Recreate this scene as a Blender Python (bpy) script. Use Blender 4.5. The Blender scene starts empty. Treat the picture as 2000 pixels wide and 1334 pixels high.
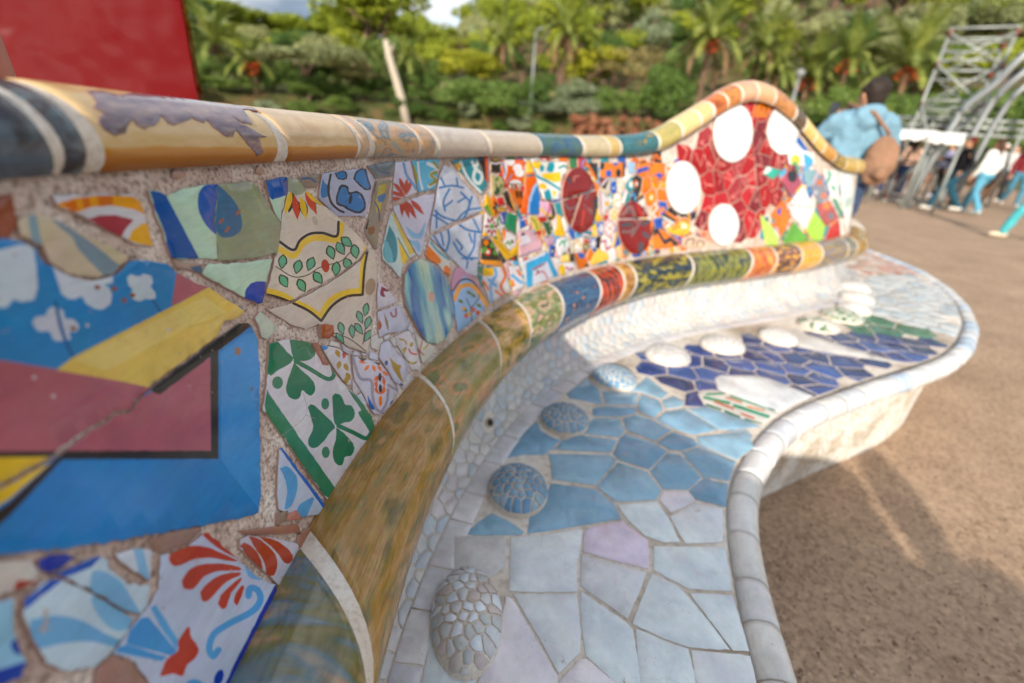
import bpy, bmesh, math, random
import numpy as np
from mathutils import Vector, Matrix, noise
from mathutils.geometry import delaunay_2d_cdt
from mathutils.bvhtree import BVHTree
R=math.radians
rnd=random.Random(7)
scene=bpy.context.scene
col=scene.collection

# ------------------------------------------------------------------ camera, sky, sun, exposure
F_PX=889.0; CAM_H=1.24
_dn=np.array([-130.,1883.,F_PX]); _dn/=np.linalg.norm(_dn)
_up=-_dn; _fw=np.array([0,0,1.])-_up*_up[2]; _fw/=np.linalg.norm(_fw); _rt=np.cross(_fw,_up)
RM=np.array([_rt,_fw,_up])                    # camera axes (right, down, forward) -> world
EYE=np.array([0,0,CAM_H])
def ray(x,y):
    d=RM@np.array([x-1000.,y-667.,F_PX]); return d/np.linalg.norm(d)
def onz(x,y,z):
    d=ray(x,y); return EYE+d*((z-CAM_H)/d[2])
def bearing(x,y):
    d=ray(x,y); return math.atan2(d[0],d[1]), d[2]/math.hypot(d[0],d[1])
cam=bpy.data.cameras.new('camera'); cam_o=bpy.data.objects.new('camera',cam); col.objects.link(cam_o)
m=Matrix(((RM[0,0],-RM[0,1],-RM[0,2],0),(RM[1,0],-RM[1,1],-RM[1,2],0),(RM[2,0],-RM[2,1],-RM[2,2],CAM_H),(0,0,0,1)))
cam_o.matrix_world=m
cam.sensor_width=36; cam.lens=36*F_PX/2000; cam.clip_start=.02; cam.clip_end=3000
cam.dof.use_dof=True; cam.dof.focus_distance=.58; cam.dof.aperture_fstop=2.1
scene.camera=cam_o

SUN_AZ,SUN_EL=15.5,21.5                       # the light travels towards this bearing
world=bpy.data.worlds.new('World'); scene.world=world; world.use_nodes=True
nt=world.node_tree; N_=nt.nodes; L_=nt.links
bg=N_['Background']; bg.inputs['Strength'].default_value=.1
sky=N_.new('ShaderNodeTexSky'); sky.sky_type='NISHITA'; sky.sun_disc=False
sky.sun_elevation=R(SUN_EL); sky.sun_rotation=R(180+SUN_AZ); sky.air_density=1.0; sky.dust_density=.6
mp=N_.new('ShaderNodeMapping'); mp.inputs['Scale'].default_value=(1,1,2.2); mp.inputs['Location'].default_value=(3.3,2.2,3.7)
tc=N_.new('ShaderNodeTexCoord'); nz=N_.new('ShaderNodeTexNoise'); nz.inputs['Scale'].default_value=4.6; nz.inputs['Detail'].default_value=7; nz.inputs['Roughness'].default_value=.58
cr=N_.new('ShaderNodeValToRGB'); cr.color_ramp.elements[0].position=.34; cr.color_ramp.elements[1].position=.54
mx=N_.new('ShaderNodeMixRGB'); n2=N_.new('ShaderNodeTexNoise'); n2.inputs['Scale'].default_value=2.1; n2.inputs['Detail'].default_value=4; c2=N_.new('ShaderNodeValToRGB'); c2.color_ramp.elements[0].position=.42; c2.color_ramp.elements[1].position=.62; c2.color_ramp.elements[0].color=(1.5,1.95,2.55,1); c2.color_ramp.elements[1].color=(8.0,7.8,7.6,1); L_.new(mp.outputs['Vector'],n2.inputs['Vector']); L_.new(n2.outputs['Fac'],c2.inputs['Fac']); L_.new(c2.outputs['Color'],mx.inputs['Color2'])
L_.new(tc.outputs['Generated'],mp.inputs['Vector']); L_.new(mp.outputs['Vector'],nz.inputs['Vector']); L_.new(nz.outputs['Fac'],cr.inputs['Fac'])
L_.new(cr.outputs['Color'],mx.inputs['Fac']); L_.new(sky.outputs['Color'],mx.inputs['Color1']); L_.new(mx.outputs['Color'],bg.inputs['Color'])
sun=bpy.data.lights.new('sun','SUN'); sun.energy=3.1; sun.angle=R(.6); sun.color=(1,.90,.76)
sun_o=bpy.data.objects.new('sun',sun); col.objects.link(sun_o)
sd=Vector((math.sin(R(SUN_AZ))*math.cos(R(SUN_EL)),math.cos(R(SUN_AZ))*math.cos(R(SUN_EL)),-math.sin(R(SUN_EL))))
sun_o.rotation_euler=sd.to_track_quat('-Z','Y').to_euler(); sun_o.location=(-3,-9,6)
vs=scene.view_settings; vs.view_transform='Standard'; vs.look='None'; vs.exposure=1.0; vs.gamma=1; vs.use_curve_mapping=False

# ------------------------------------------------------------------ helpers
def lin(h,gain=1.0):
    h=h.lstrip('#'); o=[]
    for i in (0,2,4):
        c=int(h[i:i+2],16)/255; c=c/12.92 if c<=.04045 else ((c+.055)/1.055)**2.4
        o.append(min(.86,c*gain))
    return (*o,1)
def tag(o,label=None,cat=None,group=None,kind=None):
    if label:o['label']=label
    if cat:o['category']=cat
    if group:o['group']=group
    if kind:o['kind']=kind
    return o
def link(name,me,parent=None,mats=()):
    o=bpy.data.objects.new(name,me); col.objects.link(o)
    for m_ in mats: me.materials.append(m_)
    if parent: o.parent=parent
    return o
def empty(name,loc=(0,0,0),rz=0,label=None,cat=None,group=None):
    o=bpy.data.objects.new(name,None); col.objects.link(o); o.location=loc; o.rotation_euler=(0,0,rz); o.empty_display_size=.1
    return tag(o,label,cat,group)
def mesh(name,V,F,parent=None,mats=(),mi=None,smooth=False,uv=None):
    me=bpy.data.meshes.new(name); me.from_pydata([tuple(v) for v in V],[],[tuple(f) for f in F])
    if mi is not None: me.polygons.foreach_set('material_index',list(mi))
    if smooth is True: me.polygons.foreach_set('use_smooth',[True]*len(F))
    elif smooth is not False: me.polygons.foreach_set('use_smooth',list(smooth))
    if uv is not None:
        l=me.uv_layers.new(name='UVMap'); idx=np.empty(len(me.loops),int); me.loops.foreach_get('vertex_index',idx)
        l.data.foreach_set('uv',np.asarray(uv,float)[idx].ravel())
    me.update()
    return link(name,me,parent,mats)
class NT:
    def __init__(s,name):
        s.m=bpy.data.materials.new(name); s.m.use_nodes=True; s.t=s.m.node_tree; s.b=s.t.nodes['Principled BSDF']
    def n(s,t,**k):
        x=s.t.nodes.new(t)
        for a,b in k.items():
            if hasattr(x,a): setattr(x,a,b)
            else: x.inputs[a.replace('_',' ')].default_value=b
        return x
    def l(s,a,b): s.t.links.new(a,b)
    def noise(s,scale,detail=4,rough=.55,vec=None):
        x=s.n('ShaderNodeTexNoise',Scale=scale,Detail=detail,Roughness=rough)
        if vec is not None: s.l(vec,x.inputs['Vector'])
        return x
    def ramp(s,fac,stops,interp='LINEAR'):
        x=s.t.nodes.new('ShaderNodeValToRGB'); e=x.color_ramp.elements; x.color_ramp.interpolation=interp
        while len(e)<len(stops): e.new(.5)
        for i,(p,c) in enumerate(stops): e[i].position=p; e[i].color=c
        s.l(fac,x.inputs['Fac']); return x
    def mix(s,fac,a,b,mode='MIX'):
        x=s.t.nodes.new('ShaderNodeMixRGB'); x.blend_type=mode
        for k,v in (('Fac',fac),('Color1',a),('Color2',b)):
            if isinstance(v,(int,float)): x.inputs[k].default_value=v
            elif isinstance(v,tuple): x.inputs[k].default_value=v
            else: s.l(v,x.inputs[k])
        return x
    def bump(s,h,strength=.2,dist=.002):
        x=s.n('ShaderNodeBump'); x.inputs['Strength'].default_value=strength; x.inputs['Distance'].default_value=dist
        s.l(h,x.inputs['Height']); s.l(x.outputs['Normal'],s.b.inputs['Normal']); return x
    def obj(s): return s.n('ShaderNodeTexCoord').outputs['Object']
    def uv(s): return s.n('ShaderNodeTexCoord').outputs['UV']
    def set(s,**k):
        for a,b in k.items(): s.b.inputs[a.replace('_',' ')].default_value=b
        return s
GAIN=1.0
_gl={}
def vivid(c,k=1.10):
    l=.3*c[0]+.6*c[1]+.1*c[2]; return tuple(max(0,min(.88,l+(x-l)*k)) for x in c[:3])+(1,)
def glaze(h,rough=.13,wear=1.0):
    key=(h,rough,wear)
    if key in _gl: return _gl[key]
    t=NT('glaze_'+h); c=vivid(lin(h,GAIN)); v=t.obj()
    n1=t.noise(9,5,.6,v); n2=t.noise(55,3,.6,v)
    d=tuple(x*.78 for x in c[:3])+(1,); l=tuple(min(.88,x*1.12+.006) for x in c[:3])+(1,)
    a=t.ramp(n1.outputs['Fac'],[(.3,d),(.7,l)])
    b=t.mix(.22,a.outputs['Color'],n2.outputs['Color'],'SOFT_LIGHT')
    vo=t.n('ShaderNodeTexVoronoi',Scale=95.0); t.l(v,vo.inputs['Vector'])
    pit=t.ramp(vo.outputs['Distance'],[(.06*wear,(1,1,1,1)),(.09*wear+.001,(0,0,0,1))])
    n3=t.noise(14,2,.5,v); sel=t.ramp(n3.outputs['Fac'],[(.54,(0,0,0,1)),(.6,(1,1,1,1))])
    mk=t.mix(1.0,pit.outputs['Color'],sel.outputs['Color'],'MULTIPLY')
    o=t.mix(mk.outputs['Color'],b.outputs['Color'],lin('#8f7a6c'))
    # brush streaks, fine crazing and places where the glaze has worn thin
    ms=t.n('ShaderNodeMapping'); ms.inputs['Rotation'].default_value=(.6,.3,.9); ms.inputs['Scale'].default_value=(1,1,7); t.l(v,ms.inputs['Vector']); n5=t.noise(38,4,.65,ms.outputs['Vector'])
    s5=t.ramp(n5.outputs['Fac'],[(.3,(.80,.80,.80,1)),(.5,(1,1,1,1)),(.72,(1.13,1.13,1.13,1))]); o=t.mix(.5,o.outputs['Color'],s5.outputs['Color'],'MULTIPLY')
    ve=t.n('ShaderNodeTexVoronoi',Scale=26.0,feature='DISTANCE_TO_EDGE'); t.l(v,ve.inputs['Vector']); cz=t.ramp(ve.outputs['Distance'],[(.005,(.66,.62,.58,1)),(.012,(1,1,1,1))]); n6=t.noise(7,3,.5,v); cm_=t.ramp(n6.outputs['Fac'],[(.5,(0,0,0,1)),(.66,(.5,.5,.5,1))]); o=t.mix(cm_.outputs['Color'],o.outputs['Color'],t.mix(1.,o.outputs['Color'],cz.outputs['Color'],'MULTIPLY').outputs['Color'])
    n7=t.noise(30,6,.7,v); wr=t.ramp(n7.outputs['Fac'],[(.665,(0,0,0,1)),(.69,(.75,.75,.75,1))]); o=t.mix(wr.outputs['Color'],o.outputs['Color'],lin('#b39c90'))
    t.l(o.outputs['Color'],t.b.inputs['Base Color'])
    rr=t.ramp(n2.outputs['Fac'],[(.3,(rough*.75,)*3+(1,)),(.75,(rough*1.5,)*3+(1,))]); t.l(rr.outputs['Color'],t.b.inputs['Roughness'])
    t.bump(n1.outputs['Fac'],.25,.0025); t.set(Specular_IOR_Level=.4)
    _gl[key]=t.m; return t.m
def simple(name,h,rough=.6,metal=0,bumpscale=0,bumpd=.002,var=.15,scale=8,spec=.5):
    t=NT(name); c=lin(h); v=t.obj(); n=t.noise(scale,5,.6,v)
    a=t.ramp(n.outputs['Fac'],[(.3,tuple(x*(1-var) for x in c[:3])+(1,)),(.7,tuple(min(.9,x*(1+var)) for x in c[:3])+(1,))])
    t.l(a.outputs['Color'],t.b.inputs['Base Color']); t.set(Roughness=rough,Metallic=metal,Specular_IOR_Level=spec)
    if bumpscale: t.bump(t.noise(bumpscale,5,.6,v).outputs['Fac'],.5,bumpd)
    return t.m
def mortar(name,a,b,c,scale=60,dirt=1.0):
    t=NT(name); v=t.obj(); n1=t.noise(scale*.25,6,.65,v); n2=t.noise(scale*4,4,.7,v); n3=t.noise(scale*1.3,5,.7,v)
    r=t.ramp(n1.outputs['Fac'],[(.32,lin(a)),(.5,lin(b)),(.66,lin(c))])
    sp=t.ramp(n2.outputs['Fac'],[(.38,(.35,.3,.27,1)),(.5,(1,1,1,1)),(.7,(1.2,1.2,1.2,1))])
    o=t.mix(.8*dirt,r.outputs['Color'],sp.outputs['Color'],'MULTIPLY')
    dk=t.ramp(n3.outputs['Fac'],[(.34,(.3,.25,.22,1)),(.44,(1,1,1,1))])
    o2=t.mix(.6*dirt,o.outputs['Color'],dk.outputs['Color'],'MULTIPLY')
    t.l(o2.outputs['Color'],t.b.inputs['Base Color']); t.set(Roughness=.9,Specular_IOR_Level=.2)
    h=t.mix(.5,n2.outputs['Color'],n3.outputs['Color']); t.bump(h.outputs['Color'],.9,.0022); return t.m
M_MORTAR=mortar('mortar','#b2998c','#cbb7aa','#e4dcd3')
M_GROUT=mortar('pale_grout','#cdbfae','#d8cdbf','#e0dad0',40,.3)
M_SEATGROUT=mortar('seat_grout','#a39484','#d2c8bc','#ded8d0',14,.35)
M_BODY=simple('tile_body','#b08f80',.85,0,300,.0006)
M_BODYW=simple('tile_body_pale','#b9aba0',.8,0,300,.0006)

# ------------------------------------------------------------------ the plan of the bench: one sinuous line
C0=np.array([[-.195,.267],[-.196,.298],[-.196,.333],[-.196,.376],[-.194,.436],[-.187,.523],[-.17,.642],[-.141,.782],[-.097,.937],[-.035,1.1],[.049,1.264],[.162,1.429],[.31,1.603],[.496,1.776],[.724,1.936],[.996,2.087],[1.301,2.257],[1.614,2.46],[1.916,2.69]])
def extend(p,ang,steps):
    out=[]; x,y=p
    for d,da,n in steps:
        for _ in range(n):
            ang+=da/n; x+=math.sin(ang)*d/n; y+=math.cos(ang)*d/n; out.append((x,y))
    return out
fwd=extend(C0[-1],R(49),[(.14,R(-15),4),(.5,R(-4),6),(.7,R(-25),10),(1.3,R(-95),16)])
back=extend(C0[0],R(180),[(.45,R(-8),8),(1.05,R(-44),10),(.35,R(0),5),(.5,R(100),10),(1.0,R(10),10)])  # unseen run behind the camera, its hairpin shaped to shade the foreground
raw=np.vstack([np.array(back[::-1]),C0,np.array(fwd)])
def resample(Q,step=.008,smooth=14):
    Q=np.asarray(Q,float); d=np.r_[0,np.cumsum(np.linalg.norm(np.diff(Q,axis=0),axis=1))]
    s=np.arange(0,d[-1],step); X=np.stack([np.interp(s,d,Q[:,k]) for k in range(Q.shape[1])],1)
    for _ in range(smooth): X[1:-1]=.25*X[:-2]+.5*X[1:-1]+.25*X[2:]
    return X
PC=resample(raw,.008,40)
SC=np.r_[0,np.cumsum(np.linalg.norm(np.diff(PC,axis=0),axis=1))]
_t=np.gradient(PC,axis=0); _t/=np.linalg.norm(_t,axis=1)[:,None]
NC=np.stack([_t[:,1],-_t[:,0]],1)             # points to the sitter's side
for _ in range(30): NC[1:-1]=.25*NC[:-2]+.5*NC[1:-1]+.25*NC[2:]
NC/=np.linalg.norm(NC,axis=1)[:,None]
def near_s(p): return SC[np.argmin(((PC-np.array(p))**2).sum(1))]
S_C=np.array([near_s(p) for p in C0])         # arc length of the measured stations
S_A,S_B=S_C[0],S_C[-1]
def Pxy(s): return np.stack([np.interp(s,SC,PC[:,0]),np.interp(s,SC,PC[:,1])],-1)
def Nxy(s): return np.stack([np.interp(s,SC,NC[:,0]),np.interp(s,SC,NC[:,1])],-1)
def zrim(s):                                   # height of the coping's lower edge
    return np.interp(s,ZS,ZZ)
# fitted heights are indexed by a station number that starts one before C0[0]
_ii=np.array([1.22,2.69,4.445,6.068,7.805,9.18,10.37,11.63,12.84,13.86,14.38,14.9,15.36,15.72,16.11,16.52,17.12,17.71,18.37])-1
_zz=np.array([1.2008,1.1988,1.1965,1.1922,1.1883,1.18,1.176,1.174,1.1717,1.1782,1.1995,1.26,1.333,1.3885,1.4175,1.3986,1.3178,1.214,1.1455])
_ss=np.array([np.interp(i,np.arange(len(S_C)),S_C) for i in _ii])
ZS=np.arange(0,SC[-1],.01); ZZ=np.interp(ZS,np.r_[0,_ss,_ss[-1]+.15,SC[-1]],np.r_[1.2,_zz,1.135,1.135])
for _ in range(40): ZZ[1:-1]=.25*ZZ[:-2]+.5*ZZ[1:-1]+.25*ZZ[2:]

# ------------------------------------------------------------------ surfaces tiles are laid on
class Surf:
    def pos(s,u,v): raise NotImplementedError
    def pn(s,u,v,e=.002):
        u=np.asarray(u,float); v=np.asarray(v,float); p=s.pos(u,v)
        n=np.cross(s.pos(u+e,v)-s.pos(u-e,v),s.pos(u,v+e)-s.pos(u,v-e)); n/=np.linalg.norm(n,axis=-1)[...,None]+1e-12
        return p,n
    def bvh(s,us,vs):
        U,V=np.meshgrid(us,vs,indexing='ij'); P=s.pos(U.ravel(),V.ravel()); s.uvv=np.stack([U.ravel(),V.ravel()],1); s.P=P
        nv=len(vs); i,j=np.meshgrid(np.arange(len(us)-1),np.arange(nv-1),indexing='ij'); a=(i*nv+j).ravel()
        s.T=np.vstack([np.stack([a,a+nv,a+nv+1],1),np.stack([a,a+nv+1,a+1],1)])
        s.tree=BVHTree.FromPolygons([tuple(p) for p in P],[tuple(int(x) for x in t) for t in s.T])
    def px(s,x,y):
        loc,nn,i,d=s.tree.ray_cast(Vector(EYE),Vector(ray(x,y)))
        if loc is None: return None
        a,b,c=s.P[s.T[i]]; q=np.array(loc)-a; e1,e2=b-a,c-a
        M=np.array([[e1@e1,e1@e2],[e1@e2,e2@e2]]); k=np.linalg.solve(M,np.array([q@e1,q@e2]))
        A,B,C=s.uvv[s.T[i]]; r=A+(B-A)*k[0]+(C-A)*k[1]; return (r[0],r[1])
class Back(Surf):
    def pos(s,u,v):
        off=-.03-.2*(v-.79); p=Pxy(u)+Nxy(u)*np.asarray(off)[...,None]; return np.concatenate([p,np.asarray(v)[...,None]],-1)
def s_off(s): return np.interp(s,[S_A,S_A+.5,S_B-.5,S_B],[.04,.045,.085,.08])
SEAT_Z=.47
class Riser(Surf):                              # concave tiled cove between the roll and the seat
    L=.27
    def pos(s,u,v):
        t=np.clip(np.asarray(v)/s.L,-.1,1.1)[...,None]; o=s_off(u)
        p0=np.stack([o,np.full_like(o,SEAT_Z-.004)],-1); p1=np.stack([o*0-.05,o*0+.49],-1); p2=np.stack([o*0-.05,o*0+.70],-1)
        q=(1-t)**2*p0+2*t*(1-t)*p1+t*t*p2
        xy=Pxy(u)+Nxy(u)*q[...,:1]; return np.concatenate([xy,q[...,1:]],-1)
class Seat(Surf):
    def pos(s,u,v):
        u=np.asarray(u,float); v=np.asarray(v,float); return np.stack([u,v,np.full_like(u,SEAT_Z-.004)],-1)
    def px(s,x,y):
        q=onz(x,y,SEAT_Z); return (q[0],q[1])
BACK=Back(); BACK.bvh(np.arange(.3,SC[-1]-.3,.02),np.arange(.70,1.66,.02))
RISER=Riser(); RISER.bvh(np.arange(.3,SC[-1]-.3,.02),np.linspace(0,.27,10))
SEAT=Seat()

# ------------------------------------------------------------------ reading traced outlines
FR={'Z':(0,0,1.),'A':(0,130,3.5714),'B':(0,480,3.5714),'C':(0,960,3.566),'D':(460,300,3.5714),'E':(460,640,3.5714),'F':(900,260,4.9975),'G':(1240,140,3.5104),'H':(460,960,3.566),'I':(900,640,3.5714),'J':(1400,480,3.5714),'K':(900,400,4.9975),'M':(1320,600,4.9975),'N':(960,940,3.3865)}
def pts(s):
    out=[];f='Z'
    for tk in s.split():
        if tk in FR: f=tk; continue
        x,y=tk.split(','); a=FR[f]; out.append((a[0]+float(x)/a[2],a[1]+float(y)/a[2]))
    return out
def fscale(s): return FR[s.split()[0]][2] if s.split()[0] in FR else 1.
def densify(P,step):
    o=[]
    for i in range(len(P)):
        a,b=P[i],P[(i+1)%len(P)]; n=max(1,int(math.hypot(b[0]-a[0],b[1]-a[1])/step))
        for k in range(n): o.append((a[0]+(b[0]-a[0])*k/n,a[1]+(b[1]-a[1])*k/n))
    return o
def area(P):
    P=np.asarray(P); x,y=P[:,0],P[:,1]; return .5*float(np.sum(x*np.roll(y,-1)-y*np.roll(x,-1)))
def ccw(P): return P if area(P)>0 else P[::-1]
def inside(P,x,y):
    c=False;j=len(P)-1
    for i in range(len(P)):
        if (P[i][1]>y)!=(P[j][1]>y) and x<(P[j][0]-P[i][0])*(y-P[i][1])/(P[j][1]-P[i][1]+1e-15)+P[i][0]: c=not c
        j=i
    return c
def ell(cx,cy,rx,ry,rot=0,n=22):
    c,s=math.cos(rot),math.sin(rot)
    return [(cx+rx*math.cos(t)*c-ry*math.sin(t)*s,cy+rx*math.cos(t)*s+ry*math.sin(t)*c) for t in (2*math.pi*k/n for k in range(n))]
def stroke(P,w):
    fs=[]
    for (x0,y0),(x1,y1) in zip(P[:-1],P[1:]):
        l=math.hypot(x1-x0,y1-y0)+1e-9; nx,ny=-(y1-y0)/l*w/2,(x1-x0)/l*w/2
        fs.append([(x0+nx,y0+ny),(x1+nx,y1+ny),(x1-nx,y1-ny),(x0-nx,y0-ny)])
    for x,y in P: fs.append(ell(x,y,w/2,w/2,0,8))
    return fs
def curve(P,n=5):
    P=[np.array(p) for p in P]; Q=[P[0]*2-P[1]]+P+[P[-1]*2-P[-2]]; o=[]
    for i in range(1,len(Q)-2):
        for k in range(n):
            t=k/n; a,b,c,d=Q[i-1],Q[i],Q[i+1],Q[i+2]
            o.append(tuple(.5*((2*b)+(-a+c)*t+(2*a-5*b+4*c-d)*t*t+(-a+3*b-3*c+d)*t**3)))
    o.append(tuple(P[-1])); return o
def leaf(cx,cy,L,W,rot,n=7):
    c,s=math.cos(rot),math.sin(rot); o=[]
    for k in range(n+1):
        t=k/n; o.append((-L/2+L*t,W/2*math.sin(math.pi*t**.85)))
    for k in range(1,n):
        t=1-k/n; o.append((-L/2+L*t,-W/2*math.sin(math.pi*t**.85)))
    return [(cx+x*c-y*s,cy+x*s+y*c) for x,y in o]
def parse_paint(p):
    """-> (colour, [pixel polygons])"""
    k=p[0]
    if k=='p': return p[1],[pts(p[2])]
    if k=='c':
        q=pts(p[2]); return p[1],[curve(q+[q[0]],4)[:-1]]
    f=fscale(p[-1])
    if k=='s': return p[1],stroke(curve(pts(p[3])) if len(pts(p[3]))>2 else pts(p[3]),p[2]/f)
    if k=='e':                                     # ('e',colour,rx,ry,rot,'D x,y x,y ...')
        return p[1],[ell(x,y,p[2]/f,p[3]/f,R(p[4])) for x,y in pts(p[5])]
    if k=='l':                                     # ('l',colour,len,wid,'D x,y,rot ...')
        o=[]; a=FR[p[4].split()[0]]
        for tk in p[4].split()[1:]:
            x,y,r=map(float,tk.split(',')); o.append(leaf(a[0]+x/a[2],a[1]+y/a[2],p[2]/f,p[3]/f,R(r)))
        return p[1],o
def to_uv(surf,P,step=14,jp=0):
    o=[]
    for q in densify(P,step):
        if jp: q=(q[0]+rnd.gauss(0,jp),q[1]+rnd.gauss(0,jp))
        r=surf.px(*q)
        if r is not None: o.append(r)
    return o

# ------------------------------------------------------------------ one tile = one mesh
def lay(surf,outline,paints,base,h=.004,minus=(),parent=None,name='tile',body=None,jit=.0005,bevel=.0012,wob=.006,steiner=.018):
    """outline, paints and minus are in the surface's own metres"""
    if len(outline)<3: return None
    out=ccw(outline)
    if jit:
        out=ccw(densify(out,.007)); out=[(x+rnd.gauss(0,jit),y+rnd.gauss(0,jit)) for x,y in out]
    A=abs(area(out))
    if A<6e-5: return None
    K=100.0
    V=[];E=[];Fc=[]
    def addpoly(P,face=True):
        i0=len(V); V.extend(Vector((x*K,y*K)) for x,y in P); ids=list(range(i0,i0+len(P)))
        if face: Fc.append(ids)
        else: E.extend((ids[i],ids[(i+1)%len(ids)]) for i in range(len(ids)))
    addpoly(out); lab=[-2]
    mats=[base]
    for c,polys in paints:
        if c not in mats: mats.append(c)
        for P in polys:
            if len(P)<3 or abs(area(P))<1e-8: continue
            addpoly(ccw(P)); lab.append(mats.index(c))
    for P in minus: addpoly(ccw(P)); lab.append(-1)
    O=np.array(out); lo,hi=O.min(0),O.max(0)
    if bevel:
        e=np.roll(O,-1,0)-O; e/=np.linalg.norm(e,axis=1)[:,None]+1e-12; n=np.stack([-e[:,1],e[:,0]],1); nn=n+np.roll(n,1,0); nn/=np.linalg.norm(nn,axis=1)[:,None]+1e-9
        addpoly([tuple(x) for x in O+nn*bevel],False)
    if steiner and (hi-lo).max()>steiner*1.6:
        for x in np.arange(lo[0]+steiner*.5,hi[0],steiner):
            for y in np.arange(lo[1]+steiner*.5,hi[1],steiner):
                if inside(out,x,y): V.append(Vector((x*K,y*K)))
    try: r=delaunay_2d_cdt(V,E,Fc,0,1e-4,True)
    except Exception: return None
    vs,_,fs,ov,_,of=r
    if not fs: return None
    XY=np.array([(v.x,v.y) for v in vs]); FI=[tuple(f) for f in fs]; CX=np.array([XY[list(f)].mean(0) for f in FI]); L=np.full(len(FI),-1)
    for ids,lb in zip(Fc,lab):                    # which outline each triangle lies in, later outlines over earlier ones
        P=[(V[i].x,V[i].y) for i in ids]; A_=np.array(P); l0,h0=A_.min(0),A_.max(0)
        for c_ in np.nonzero((CX>=l0).all(1)&(CX<=h0).all(1))[0]:
            if (lb==-2 or L[c_]>=0) and inside(P,CX[c_,0],CX[c_,1]): L[c_]=0 if lb==-2 else lb
    tri=[FI[i] for i in range(len(FI)) if L[i]>=0]; mi=[int(L[i]) for i in range(len(FI)) if L[i]>=0]
    if not tri: return None
    if minus:                                     # a shard cut in two keeps its larger piece only
        par={}
        def fd(a):
            while par.setdefault(a,a)!=a: par[a]=par[par[a]]; a=par[a]
            return a
        for t in tri: par[fd(t[0])]=fd(t[1]); par[fd(t[1])]=fd(t[2])
        ar={}
        for t in tri:
            a,b,c=(vs[i] for i in t); ar[fd(t[0])]=ar.get(fd(t[0]),0)+abs((b.x-a.x)*(c.y-a.y)-(b.y-a.y)*(c.x-a.x))
        k=max(ar,key=ar.get)
        if ar[k]/2/K/K<8e-5: return None
        sel=[i for i,t in enumerate(tri) if fd(t[0])==k]; tri=[tri[i] for i in sel]; mi=[mi[i] for i in sel]
    UV=np.array([(v.x/K,v.y/K) for v in vs])
    used=sorted({i for t in tri for i in t}); rm={u:i for i,u in enumerate(used)}
    tri=[tuple(rm[i] for i in t) for t in tri]; UV=UV[used]
    for i,t in enumerate(tri):
        a,b,c=UV[list(t)]
        if (b[0]-a[0])*(c[1]-a[1])-(b[1]-a[1])*(c[0]-a[0])<0: tri[i]=t[::-1]
    ed={}
    for t in tri:
        for a,b in ((t[0],t[1]),(t[1],t[2]),(t[2],t[0])): ed[(a,b)]=ed.get((a,b),0)+1
    bd=[(a,b) for (a,b) in ed if (b,a) not in ed]
    bset={i for e in bd for i in e}
    P,N=surf.pn(UV[:,0],UV[:,1])
    c=UV.mean(0); ta,tb=rnd.gauss(0,wob),rnd.gauss(0,wob)
    H=h+(UV[:,0]-c[0])*ta+(UV[:,1]-c[1])*tb
    H=H-np.array([bevel*.7 if i in bset else 0 for i in range(len(UV))])
    T=P+N*H[:,None]
    n=len(T); VV=[tuple(x) for x in T]; FF=list(tri); MI=list(mi); SM=[True]*len(tri)
    bi={}
    for i in bset:
        bi[i]=(len(VV),len(VV)+1); VV.append(tuple(T[i])); VV.append(tuple(P[i]-N[i]*.003))
    if body is None: body=M_BODY
    bm_=len(mats)
    for a,b in bd:
        FF.append((bi[a][1],bi[b][1],bi[b][0],bi[a][0])); MI.append(bm_); SM.append(False)
    return mesh(name,VV,FF,parent,[glaze(x) if isinstance(x,str) else x for x in mats]+[body],MI,SM)
def grow(P,d):
    O=np.array(ccw(P)); e=np.roll(O,-1,0)-O; e/=np.linalg.norm(e,axis=1)[:,None]+1e-12; n=np.stack([-e[:,1],e[:,0]],1); nn=n+np.roll(n,1,0); nn/=np.linalg.norm(nn,axis=1)[:,None]+1e-9
    return [tuple(x) for x in O-nn*d]
def clip(P,nx,ny,c):                              # keep nx*x+ny*y<=c
    o=[]
    for i in range(len(P)):
        a,b=P[i],P[(i+1)%len(P)]; da=nx*a[0]+ny*a[1]-c; db=nx*b[0]+ny*b[1]-c
        if da<=0: o.append(a)
        if (da<0<db) or (db<0<da):
            t=da/(da-db); o.append((a[0]+(b[0]-a[0])*t,a[1]+(b[1]-a[1])*t))
    return o
def cells(seeds,gap,rad):
    S=np.array(seeds); out=[]
    for i,p in enumerate(S):
        P=[(p[0]+rad*math.cos(a),p[1]+rad*math.sin(a)) for a in np.linspace(0,2*math.pi,9)[:-1]]
        d=((S-p)**2).sum(1); g=gap*rnd.uniform(.7,1.4)
        for j in np.argsort(d)[1:18]:
            q=S[j]; l=math.sqrt(d[j]); 
            if l<1e-9 or l>2.2*rad: continue
            nx,ny=(q-p)/l; P=clip(P,nx,ny,nx*(p[0]+q[0])/2+ny*(p[1]+q[1])/2-g/2)
            if len(P)<3: break
        out.append(P if len(P)>=3 else None)
    return out
def jgrid(lo,hi,sx,sy,j=.38):
    o=[]
    k=0; y=lo[1]
    while y<hi[1]:
        x=lo[0]+(k%2)*sx*.5
        while x<hi[0]: o.append((x+rnd.uniform(-j,j)*sx,y+rnd.uniform(-j,j)*sy)); x+=sx
        y+=sy;k+=1
    return o
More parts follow.
